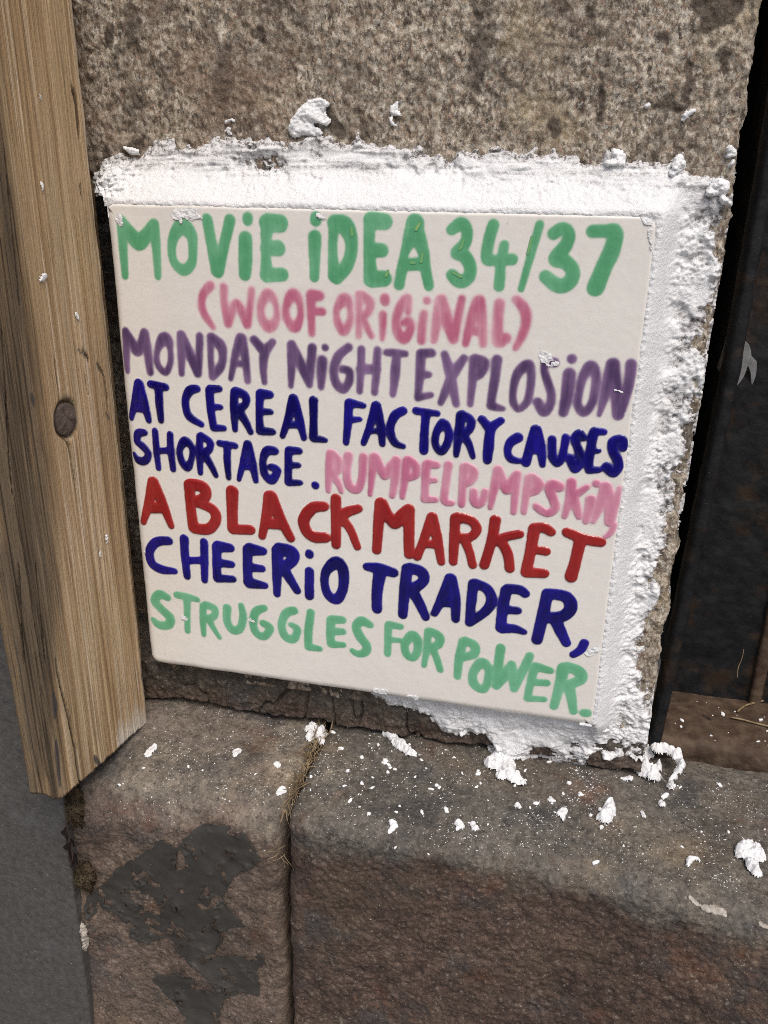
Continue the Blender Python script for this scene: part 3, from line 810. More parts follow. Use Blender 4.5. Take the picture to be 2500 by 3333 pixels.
def ledge(kind, label):
    if kind == 'L':
        X = axis(-0.0955, -0.0163, 0.00045, -0.0955, -0.0163)
        X[-1] = -0.0163
        xe, sgn = -0.0163, 1
    else:
        X = axis(-0.0143, 0.135, 0.00045, -0.0143, 0.40)
        xe, sgn = -0.0143, -1
    sv = axis(0.0, 0.165, 0.0005, 0.0, 0.32, 1.3)
    P, N = ledge_points(kind, X, sv)
    F = P.reshape(-1, 3)
    front = sstep(0.3, 0.95, -N.reshape(-1, 3)[:, 1])
    d = ledge_disp(kind, F, front)
    # rounded arris at the joint
    dist = np.clip((xe - F[:, 0]) * sgn, 0, 1)
    rr = 0.0045 + 0.002 * fbm(F, 50, 2, off=21)
    t = np.clip(1 - dist / rr, 0, 1)
    d -= rr * (1 - np.sqrt(np.clip(1 - t * t, 0, 1))) * 0.9
    P = P + N * d.reshape(P.shape[:2])[..., None]
    W = wob(F[:, 2], F[:, 1], 30 if kind == 'L' else 31).reshape(P.shape[:2])
    P[..., 0] += W * np.exp(-dist / 0.01).reshape(P.shape[:2])
    # the end face in the joint
    end = -1 if kind == 'L' else 0
    E = [P[end] - N[end] * k for k in (0.006, 0.014, 0.03)]
    P = np.concatenate([P] + [e[None] for e in E], 0) if kind == 'L' else np.concatenate([e[None] for e in E[::-1]] + [P], 0)
    org = (-0.05 if kind == 'L' else 0.06, -0.01, LEDGE_Z)
    o = link_mesh('ledge_stone', grid_mesh('ledge_stone', P, origin=org, flip=True), LEDGE_L if kind == 'L' else LEDGE_R, None, org)
    tag(o, label, 'ledge stone')
    return o


LL = ledge('L', 'reddish ledge stone left of the joint, with peeling grey paint on its front')
LR = ledge('R', 'long brown ledge stone right of the joint, strewn with white crumbs')
BV = {'L': bvh_of(LL), 'R': bvh_of(LR), 'U': bvh_of(UP), 'D': bvh_of(FT)}

# ------------------------------------------------------------------ peeling grey paint on the left ledge stone
PAINT_OUT = [(455, 745), (470, 690), (540, 635), (600, 590), (620, 545), (700, 490), (760, 455), (825, 425), (840, 375), (900, 395), (960, 425), (1000, 370), (1060, 310), (1120, 292), (1210, 300), (1290, 330),
             (1370, 350), (1385, 440), (1415, 500), (1330, 545), (1270, 590), (1230, 650), (1215, 700), (1260, 760), (1300, 810), (1350, 860), (1290, 850), (1230, 870), (1200, 930), (1165, 980), (1190, 1020),
             (1240, 1000), (1310, 1000), (1350, 1040), (1400, 990), (1440, 1010), (1440, 1060), (1395, 1075), (1400, 1140), (1415, 1230), (1330, 1210), (1230, 1230), (1200, 1290), (1180, 1480), (1010, 1480),
             (1000, 1340), (930, 1250), (880, 1200), (820, 1140), (850, 1095), (900, 1110), (970, 1095), (1050, 1130), (1060, 1190), (1130, 1200), (1165, 1195), (1100, 1120), (1040, 1060), (990, 1020), (940, 960),
             (890, 925), (840, 925), (800, 950), (740, 920), (700, 900), (700, 850), (640, 790), (560, 760), (480, 810), (458, 790)]
PAINT_HOLES = [[(710, 650), (770, 660), (830, 700), (870, 760), (860, 780), (800, 760), (740, 720), (712, 695)], [(960, 875), (990, 885), (1000, 905), (965, 910)], [(570, 705), (608, 712), (600, 735), (572, 728)],
               [(965, 470), (980, 500), (1035, 528), (960, 540), (955, 520)], [(1070, 715), (1130, 745), (1110, 765), (1075, 740)], [(790, 825), (850, 825), (815, 845)], [(1215, 545), (1230, 600), (1220, 610), (1208, 560)],
               [(712, 540), (745, 580), (765, 565), (750, 606), (738, 600)], [(1200, 1075), (1245, 1120), (1275, 1145), (1235, 1130)]]


PAINT_CRACKS = [[(785, 620), (787, 640), (783, 660)], [(905, 685), (888, 710), (872, 742)], [(1090, 688), (1080, 705), (1072, 725)], [(1155, 685), (1152, 720), (1150, 775)], [(1172, 808), (1168, 835), (1155, 855)],
                [(880, 880), (875, 900), (882, 918)], [(990, 945), (980, 960), (968, 972)], [(1098, 1008), (1105, 1030), (1128, 1025)], [(1195, 1072), (1225, 1078), (1245, 1118), (1278, 1148)], [(1005, 408), (1050, 425), (1068, 480)],
                [(1185, 528), (1205, 510)], [(1230, 440), (1250, 460), (1268, 450)], [(1260, 465), (1255, 480)], [(955, 735), (965, 750)], [(925, 785), (870, 775)], [(800, 805), (820, 830), (838, 825)], [(1195, 1285), (1210, 1310), (1240, 1320)],
                [(970, 1240), (985, 1255), (990, 1240)], [(905, 873), (950, 878)], [(1100, 880), (1110, 850)], [(1215, 1165), (1235, 1195)], [(945, 490), (935, 520)], [(1140, 720), (1135, 750)]]


def paint_layer():
    X = np.arange(-0.0953, -0.0170, 0.0004)
    sv = np.arange(0.030, 0.165, 0.0004)
    P, N = ledge_points('L', X, sv)
    F = P.reshape(-1, 3)
    front = sstep(0.3, 0.95, -N.reshape(-1, 3)[:, 1])
    d = ledge_disp('L', F, front, fine=False)
    d = blur(d.reshape(P.shape[:2]), 1.3)
    Pm = P + N * d[..., None]
    q = (Pm.reshape(-1, 3) - CW) @ RW.T
    U = (q[:, 0] / q[:, 2] * FPX + 1250).reshape(d.shape)
    V = (q[:, 1] / q[:, 2] * FPX + 1666.5).reshape(d.shape)
    cv = lambda poly: np.array([(a * 0.60277, 2500 + b * 0.60277) for a, b in poly], float)
    s = sdf_poly(U, V, cv(PAINT_OUT))
    for h in PAINT_HOLES: s = np.minimum(s, -sdf_poly(U, V, cv(h)))
    cdist = np.full(d.shape, 1e3)
    for c in PAINT_CRACKS:
        c = cv(c)
        cdist = np.minimum(cdist, sdf_caps(U, V, [(c[k], c[k + 1], 1.6, 1.0) for k in range(len(c) - 1)]))
    s = np.minimum(s, cdist)
    s = np.minimum(s, 26.0 * (0.60 - fbm(F, 150, 4, 0.6, off=47).reshape(d.shape) - 0.25 * sstep(45, 0, s)))
    s = s / 7600.0                                     # pixels -> metres at this depth
    s += 0.0010 * fbm(F, 300, 4, 0.65, off=41).reshape(d.shape)
    lift = 0.00022 + 0.00012 * fbm(F, 90, 2, off=40).reshape(d.shape) + 0.0007 * np.exp(-((s - 0.0006) / 0.0006) ** 2) * sstep(-0.1, 0.5, fbm(F, 120, 2, off=44).reshape(d.shape))
    lift *= sstep(-0.0002, 0.0005, s) * 1.25
    lift += 0.00035 * np.exp(-(cdist / 9.0) ** 2)
    # small blisters
    lift += 0.0003 * sstep(0.42, 0.62, fbm(F, 170, 2, off=46).reshape(d.shape))
    Pp = Pm + N * (lift + 0.00032)[..., None]
    keep = s > 0
    cm = keep[:-1, :-1] & keep[1:, :-1] & keep[1:, 1:] & keep[:-1, 1:]
    org = tuple(LL.location)
    o = link_mesh('paint_layer', grid_mesh('paint_layer', Pp, cellmask=cm, origin=org, flip=True), PAINT, LL, org)
    o['label'] = 'cracked dark grey paint peeling off the stone'


paint_layer()

# ------------------------------------------------------------------ the tile and its lettering
TILE = tag(empty('ceramic_tile', (0, 0.0095, -0.075)), 'square cream glazed tile hand lettered in green, pink, purple, navy and red', 'tile')
TH = 0.075


def tile_body():
    a = np.concatenate([np.linspace(-TH, -TH + 0.006, 26)[:-1], np.linspace(-TH + 0.006, TH - 0.006, 150), np.linspace(TH - 0.006, TH, 26)[1:]])
    X, Z = np.meshgrid(a, a, indexing='ij')
    rc = 0.0035
    ax, az = np.abs(X), np.abs(Z)
    vx, vz = (ax - (TH - rc)) / rc, (az - (TH - rc)) / rc
    c = (vx > 0) & (vz > 0)
    L = np.hypot(vx, vz)
    k = np.where(c, np.maximum(vx, vz) / np.maximum(L, 1e-9), 1)
    ax2 = np.where(c, TH - rc + vx * k * rc, ax)
    az2 = np.where(c, TH - rc + vz * k * rc, az)
    d = np.where(c, rc * (1 - np.maximum(vx, vz)), np.minimum(TH - ax, TH - az))
    X2, Z2 = np.sign(X) * ax2, np.sign(Z) * az2
    R = np.where((TH - X < 0.004) & (TH - X < TH + Z) | (TH - Z < 0.004) & (TH - Z < TH + X), 0.0009, 0.0030)
    t = np.clip(1 - d / R, 0, 1)
    Y = R * (1 - np.sqrt(np.clip(1 - t * t, 0, 1))) * 0.85
    F = np.stack([X2, 0 * X2, Z2], -1).reshape(-1, 3)
    fade = sstep(0.001, 0.006, d)
    Y += fade * (0.00010 * fbm(F, 60, 2, off=50)).reshape(Y.shape)
    X2 += (1 - fade) * 0.00025 * fbm(F, 90, 3, off=52).reshape(Y.shape)
    Z2 += (1 - fade) * 0.00025 * fbm(F, 90, 3, off=53).reshape(Y.shape)
    P = np.stack([X2, Y, Z2], -1)
    B = P.copy()
    B[..., 1] = 0.0095
    P = np.pad(P, ((1, 1), (1, 1), (0, 0)), mode='edge')
    P[0, :, 1] = P[-1, :, 1] = 0.0095
    P[:, 0, 1] = P[:, -1, 1] = 0.0095
    o = link_mesh('tile_body', grid_mesh('tile_body', P, origin=tuple(TILE.location)), TILE_M, TILE, tuple(TILE.location))
    return o


TB = tile_body()
BV['T'] = bvh_of(TB)


def stroke_caps(line):
    line = line.strip()
    closed = line.startswith('o')
    if closed: line = line[1:]
    key, *pp = line.split()
    ox, oy, sc = CROPS[key]
    out = []
    for p in pp:
        a, b, r = map(float, p.split(','))
        h = hit(ox + a * sc, oy + b * sc, 1, 0.0)
        out.append((h[0], h[2], r * sc / px_per_m(h) * (1.03 if r > 18 else 0.6)))
    return capsules(out, closed)


def painted(name, kind, strokes, label, order, step=0.0002, lift=0.0):
    col, thin, e, relief, mot = GLAZE[kind]
    caps = []
    for ln in strokes.replace('\n', '|').split('|'): caps += stroke_caps(ln)
    A = np.array([[c[0][0], c[0][1]] for c in caps] + [[c[1][0], c[1][1]] for c in caps])
    mg = 0.0045
    xs = np.arange(A[:, 0].min() - mg, A[:, 0].max() + mg, step)
    zs = np.arange(A[:, 1].min() - mg, A[:, 1].max() + mg, step)
    X, Z = np.meshgrid(xs, zs, indexing='ij')
    D = sdf_caps(X, Z, caps)
    D = blur(D, 1.6)
    F = np.stack([X, np.full_like(X, order * 0.01), Z], -1).reshape(-1, 3)
    D += (0.00010 * fbm(F, 420, 2, off=60) + 0.00006 * fbm(F, 1500, 2, off=61)).reshape(X.shape)
    cov = sstep(e, -e, D) ** 0.9
    q = np.clip(-D / 0.0016, 0, 1)
    n1 = fbm(F, 130, 3, off=62, sc=(1, 1, 0.5)).reshape(X.shape)
    n2 = fbm(F, 420, 2, off=63, sc=(2.2, 1, 0.4)).reshape(X.shape)
    tone = 0.72 + 0.36 * q + mot * (1.0 * n1 + 0.35 * n2) - mot * 0.25
    if kind in ('pink', 'rose', 'purple'): tone -= 0.25 * sstep(0.5, 0.0, q)
    q2 = np.clip(-D / 0.0013, 0, 1)
    H = relief * (0.65 * sstep(0.0001, -0.00040, D) + 0.35 * (1 - (1 - q2) ** 2) * (1.0 + 1.6 * n1)) + 0.00006 * n2 * q2
    Y = -(0.000010 + order * 4e-7 + lift) - H * sstep(0.02, 0.35, cov)
    # follow the tile's own gentle waviness (same function as the tile body)
    G = np.stack([X, 0 * X, Z], -1).reshape(-1, 3)
    dE = np.minimum(TH - np.abs(X), TH - np.abs(Z))
    Y += sstep(0.001, 0.006, dE) * (0.00010 * fbm(G, 60, 2, off=50)).reshape(X.shape)
    Rr = np.where((TH - X < 0.004) | (TH - Z < 0.004), 0.0009, 0.0030)
    tt = np.clip(1 - dE / Rr, 0, 1)
    Y += Rr * (1 - np.sqrt(np.clip(1 - tt * tt, 0, 1))) * 0.85
    keep = cov > 0.02
    cm = keep[:-1, :-1] | keep[1:, :-1] | keep[1:, 1:] | keep[:-1, 1:]
    P = np.stack([X, Y, Z], -1)
    o = link_mesh(name, grid_mesh(name, P, {'cover': cov, 'tone': np.clip(tone, 0, 1)}, cm, origin=tuple(TILE.location)), GL[kind], TILE, tuple(TILE.location))
    o['label'] = label
    return o


HUE = {'green': 'green', 'mint': 'green', 'pink': 'pink', 'rose': 'pink', 'purple': 'purple', 'navy': 'navy blue', 'red': 'red'}
for i, (wd, kd, st) in enumerate(WORDS):
    painted('painted_word', kd, st, '%s hand painted lettering reading %s' % (HUE[kd], wd), i)
for i, st in enumerate(SCUFFS):
    painted('yellow_scuff', 'yellow', st, 'small yellow scuff mark', 40 + i, 0.00012, 0.00014)

# ------------------------------------------------------------------ white filler round the tile
FILL = [(222, 438), (219, 405), (236, 376), (252, 366), (284, 350), (300, 345), (322, 316), (340, 308), (362, 296), (385, 318), (420, 308), (470, 306), (530, 306), (560, 300), (600, 297), (640, 296), (660, 290),
        (690, 292), (720, 300), (757, 310), (768, 290), (790, 308), (830, 312), (870, 316), (900, 330), (950, 330), (1000, 324), (1040, 335), (1062, 328), (1120, 338), (1180, 338), (1240, 348), (1300, 350),
        (1325, 326), (1348, 332), (1350, 355), (1400, 352), (1440, 350), (1458, 335), (1476, 335), (1476, 360), (1470, 375), (1500, 378), (1530, 375), (1560, 385), (1560, 410), (1540, 420), (1578, 430), (1582, 450),
        (1565, 480), (1550, 540), (1560, 580), (1545, 640), (1535, 700), (1520, 735), (1500, 745), (1532, 790), (1522, 850), (1505, 870), (1492, 900), (1490, 940), (1476, 980), (1454, 1032), (1470, 1050),
        (1447, 1086), (1440, 1145), (1436, 1200), (1416, 1226), (1402, 1248), (1427, 1289), (1420, 1310), (1391, 1347), (1380, 1401), (1398, 1430), (1395, 1470), (1400, 1500), (1408, 1540), (1412, 1580), (1412, 1600),
        (1430, 1606), (1420, 1640), (1395, 1652), (1365, 1640), (1340, 1640), (1320, 1650), (1290, 1628), (1250, 1652), (1225, 1640), (1180, 1622), (1150, 1612), (1128, 1640), (1090, 1640), (1078, 1628),
        (1060, 1596), (1020, 1580), (985, 1585), (950, 1572), (935, 1560), (915, 1535), (870, 1518), (850, 1525), (830, 1512), (815, 1480), (810, 1440), (1200, 1400), (1200, 500), (240, 455)]


def filler():
    poly = np.array([(h[0], h[2]) for h in (hit(u * K0, v * K0, 1, WALL_Y - 0.0015) for u, v in FILL)])
    xs = np.arange(-0.083, 0.1005, 0.00031)
    zs = np.arange(-0.104, 0.105, 0.00031)
    X, Z = np.meshgrid(xs, zs, indexing='ij')
    F = np.stack([X, 0 * X, Z], -1).reshape(-1, 3)
    sh = X.shape
    s = sdf_poly(X, Z, poly)
    s += (0.0016 * fbm(F, 140, 3, off=70) + 0.0012 * fbm(F, 520, 3, 0.65, off=71)).reshape(sh)
    dt = np.maximum(np.abs(X), np.abs(Z)) - TH
    rc = np.hypot(np.maximum(np.abs(X) - TH, 0), np.maximum(np.abs(Z) - TH, 0))
    dto = np.where(dt > 0, rc, dt)
    dp = np.maximum(dto, 0)
    right = sstep(0.0, 0.006, X - TH) * sstep(0.085, 0.074, Z)
    top = sstep(0.0, 0.002, Z - TH)
    bot = sstep(-0.0015, 0.0, -TH - Z) * sstep(0.0770, 0.0735, X)
    # wedge from the tile's edge down to a thin skin that feathers out over the rough stone
    slope = np.exp(-(dp / (0.0070 - 0.0022 * right + 0.0015 * fbm(F, 45, 2, off=81).reshape(sh))) ** 1.7)
    smear = top * sstep(0.0070, 0.0100, dp + 0.004 * fbm(F, 55, 3, off=72).reshape(sh))
    skin = -0.0013 + 0.0027 * sstep(-0.0026, 0.0028, s + 0.0014 * fbm(F, 260, 3, 0.6, off=84).reshape(sh))
    skin += 0.0007 * fbm(F, 70, 3, off=78).reshape(sh) + right * 0.0002
    h = skin + 0.0084 * slope * (1 - 0.75 * bot)
    g1 = fbm(F, 700, 3, 0.7, off=73).reshape(sh)
    g2 = ridged(F, 800, 2, off=74).reshape(sh)
    lump = sstep(0.12, 0.5, fbm(F, 330, 3, 0.6, off=82).reshape(sh))
    patchy = 0.35 + 0.9 * sstep(-0.25, 0.35, fbm(F, 60, 3, off=85).reshape(sh))
    gran = sstep(0.0010 + 0.0025 * right, 0.0035 + 0.003 * right, dp) * (1 - 0.95 * smear) * patchy * (1 - 0.25 * top)
    h += gran * (0.00060 * g1 + 0.00028 * g2 + 0.00040 * lump)
    # trowel marks: along x above the tile, along z beside it
    Wp = F + np.stack([0 * F[:, 0], 0 * F[:, 0], 0.0016 * fbm(F, 35, 3, off=86)], 1)
    tx = fbm(Wp, 1, 3, off=75, sc=(26, 1, 1100)).reshape(sh)
    tz = fbm(F, 1, 3, off=76, sc=(1000, 1, 40)).reshape(sh)
    h += smear * 0.00030 * tx + right * 0.00025 * tz * (1 - gran * 0.5)
    h += smear * 0.0007 * sstep(0.10, 0.45, fbm(Wp, 1, 3, off=77, sc=(38, 1, 280)).reshape(sh))
    h += bot * (0.0012 + 0.0018 * fbm(F, 120, 3, off=79).reshape(sh))
    # bulky left end of the top bead
    h += 0.0025 * np.exp(-((X + 0.0765) / 0.006) ** 2 - ((Z - 0.0815) / 0.005) ** 2) * (1 + g1)
    # blobs left along the rim here and there
    h += 0.0018 * np.exp(-((s - 0.0010) / 0.0010) ** 2) * sstep(0.12, 0.45, fbm(F, 150, 3, off=80).reshape(sh)) * sstep(0.004, 0.008, dp)
    # lapping over the tile's arris at the top and right, flush with its face
    lap = dto <= 0
    wj = sstep(0.0022, 0.0, dp)
    h = h * (1 - wj) + (0.00985 + 0.0004 * g1) * wj * (1 - bot) + h * wj * bot
    h = np.where(lap, np.where((X > 0.071) | (Z > 0.071), 0.00985 + 0.0004 * g1 + dto * 0.55, 0.002), h)
    hole = np.exp(-((X + 0.0295) / 0.0035) ** 2 - ((Z - 0.0855) / 0.0018) ** 2)
    h -= 0.0042 * hole * (0.7 + 1.5 * g1)
    h -= 0.0011 * sstep(0.05, 0.42, fbm(F, 110, 4, 0.6, off=83).reshape(sh) + 0.12 * right) * sstep(0.004, 0.009, dp)
    thin = np.clip(sstep(0.0017, 0.0004, h) + 0.62 * smear * sstep(-0.35, 0.25, tx), 0, 1) * sstep(0.002, 0.004, dp)
    Y = WALL_Y - h
    keep = (s > -0.0040) & (h > -0.0016) & (X < 0.0931 + 0.0004 * g2) & ~((X < -0.0752) & (Z < 0.0768 + 0.0022 * g1)) & (dto > -0.0012) & ((X > -0.0745) | (Z > 0.0742)) & ((Z > -0.0745) | (X > 0.0742) | (dto > -0.0006))
    cm = keep[:-1, :-1] & keep[1:, :-1] & keep[1:, 1:] & keep[:-1, 1:]
    P = np.stack([X, Y, Z], -1)
    org = (0.0, WALL_Y, 0.08)
    o = link_mesh('wall_filler', grid_mesh('wall_filler', P, {'thin': thin}, cm, origin=org), PLASTER, None, org)
    return tag(o, 'ragged white filler smeared around the top, right and foot of the lettered tile', 'filler')


FIL = filler()
BV['F'] = bvh_of(FIL)

# ------------------------------------------------------------------ dabs, lumps and smears of filler
UPV = {'wall': np.array([0, -1.0, 0]), 'ledge': np.array([0, 0, 1.0]), 'tile': np.array([0, -1.0, 0]), 'wood': np.array([1.0, 0, 0]), 'sill': np.array([0, 0, 1.0]), 'front': np.array([0, -1.0, 0])}
PLANE = {'wall': (1, WALL_Y), 'ledge': (2, LEDGE_Z - 0.001), 'tile': (1, 0.0), 'wood': (0, BOARD_X), 'sill': (2, -0.0885), 'front': (1, -0.0355)}


def blob(name, surf, strokes, hmax, label, cat, group=None, rough=0.6, ragged=1.0, step=0.00023, mat=None, thr=None, seed=0, bv=None, zoff=0.0):
    """a lump of filler lying on a surface: strokes are 'u,v,r u,v,r|...' in view pixels (1659 wide)"""
    ax, val = PLANE[surf]
    val += zoff
    i, j = [k for k in range(3) if k != ax]
    caps = []
    for ln in strokes.split('|'):
        pp = []
        for p in ln.split():
            a, b, r = map(float, p.split(','))
            h = hit(a * K0, b * K0, ax, val)
            pp.append((h[i], h[j], r * K0 / px_per_m(h)))
        caps += capsules(pp)
    if surf in ('ledge', 'sill'):                       # circles in the picture are foreshortened on a level top
        caps = [(a, b, ra * 1.25, rb * 1.25) for a, b, ra, rb in caps]
    A = np.array([c[0] for c in caps] + [c[1] for c in caps])
    R = max(max(c[2], c[3]) for c in caps) + 0.0012
    xs = np.arange(A[:, 0].min() - R, A[:, 0].max() + R, step)
    zs = np.arange(A[:, 1].min() - R, A[:, 1].max() + R, step)
    X, Z = np.meshgrid(xs, zs, indexing='ij')
    s = -blur(sdf_caps(X, Z, caps), 1.0)
    F = np.zeros(X.shape + (3,))
    F[..., i], F[..., j], F[..., ax] = X, Z, val + seed * 0.013
    F = F.reshape(-1, 3)
    s += ragged * (0.0006 * fbm(F, 300, 3, 0.6, off=90) + (0.0 if surf in ('ledge', 'sill') else 0.0003) * ridged(F, 900, 2, off=91)).reshape(X.shape)
    if thr is not None: s -= thr * sstep(-0.25, 0.35, fbm(F, 420, 3, off=92).reshape(X.shape)) * 0.004
    up = UPV[surf]
    n1 = fbm(F, 300, 4, 0.6, off=93).reshape(X.shape)
    n2 = fbm(F, 1100, 3, 0.65, off=94).reshape(X.shape)
    h = np.minimum(np.sqrt(np.clip(s, 0, 1) * 2 * hmax), hmax) * (1 + rough * 1.3 * n1) + 0.00025 * n2 * sstep(0, 0.0008, s)
    keep = s > 0.00002
    trees = bv or {'wall': ['U', 'F', 'D'], 'ledge': ['L', 'R'], 'tile': ['T'], 'wood': ['W'], 'sill': ['S'], 'front': ['L', 'R']}[surf]
    P = np.zeros(X.shape + (3,))
    P[..., i], P[..., j], P[..., ax] = X, Z, val
    for a_, b_ in zip(*np.nonzero(keep)):
        p = Vector(P[a_, b_]) + Vector(up) * 0.02
        best = None
        for t in trees:
            r = BV[t].ray_cast(p, -Vector(up), 0.035)
            if r[0] is not None and (best is None or r[3] < best[1]): best = (r[0], r[3])
        if best is not None: P[a_, b_] = best[0]
        if surf in ('ledge', 'sill'): P[a_, b_, 2] = max(P[a_, b_, 2], val - 0.0035)
    if keep.sum() < 4: return None
    base = blur(np.where(keep, P[..., ax], np.median(P[..., ax][keep])), 1.5)
    P[..., ax] = np.where(keep, base, P[..., ax])
    P = P + up * (h - 0.00015)[..., None]
    cm = keep[:-1, :-1] & keep[1:, :-1] & keep[1:, 1:] & keep[:-1, 1:]
    if not cm.any(): return None
    org = np.median(P[keep], axis=0)
    flip = surf in ('wood',)
    o = link_mesh(name, grid_mesh(name, P, {'thin': np.zeros(X.shape)}, cm, origin=tuple(org), flip=(surf == 'front') and False), mat or PLASTER, None, tuple(org))
    return tag(o, label, cat, group)


# ------------------------------------------------------------------ the timber post
CRACK3 = lambda L: [(a / 2.2114, 1700 + b / 2.2114) for a, b in L]
CRACK2 = lambda L: [(a * 0.42194, 1000 + b * 0.42194) for a, b in L]
CRACK1 = lambda L: [(a * 0.60277, b * 0.60277) for a, b in L]
CRACKS = [(CRACK3([(405, 985), (420, 1080), (440, 1180), (460, 1265), (500, 1430), (545, 1640), (582, 1900)]), 0.00055),
          (CRACK2([(425, 420), (440, 530), (455, 640), (460, 720)]), 0.00022), (CRACK2([(500, 1000), (530, 1060), (550, 1150), (572, 1270), (592, 1400)]), 0.00028),
          (CRACK2([(750, 430), (795, 520), (815, 600), (830, 700), (832, 780)]), 0.00018), (CRACK2([(655, 500), (670, 590), (685, 680)]), 0.00022), (CRACK2([(640, 330), (680, 390), (688, 430)]), 0.00030),
          (CRACK1([(383, 470), (400, 510), (412, 580), (418, 660), (424, 750)]), 0.0005), (CRACK1([(432, 1000), (440, 1050), (448, 1100)]), 0.0003),
          (CRACK3([(130, 300), (150, 700), (170, 1020)]), 0.00025), (CRACK3([(265, 300), (285, 520), (310, 760), (330, 1000)]), 0.0002), (CRACK2([(20, 200), (60, 800), (100, 1500)]), 0.0002),
          (CRACK1([(20, 800), (60, 1200), (110, 1640)]), 0.00022)]
DARKP = [(CRACK3([(388, 1230), (400, 1330), (402, 1410)]), 0.0011), (CRACK3([(408, 1570), (420, 1700), (438, 1900)]), 0.0009), (CRACK3([(1012, 1020), (1025, 1120), (1040, 1200)]), 0.0009),
         (CRACK3([(1015, 1410), (1024, 1470)]), 0.0007), (CRACK3([(690, 1690), (740, 1790), (790, 1760)]), 0.0020), (CRACK3([(690, 1800), (700, 1860)]), 0.0014), (CRACK2([(245, 670), (262, 750)]), 0.0010),
         (CRACK2([(610, 330), (680, 400)]), 0.0005), (CRACK2([(745, 430), (760, 480)]), 0.0005), (CRACK2([(815, 810), (838, 860)]), 0.0006)]
NAIL_C = hit(145 * K0, 905 * K0, 0, BOARD_X)


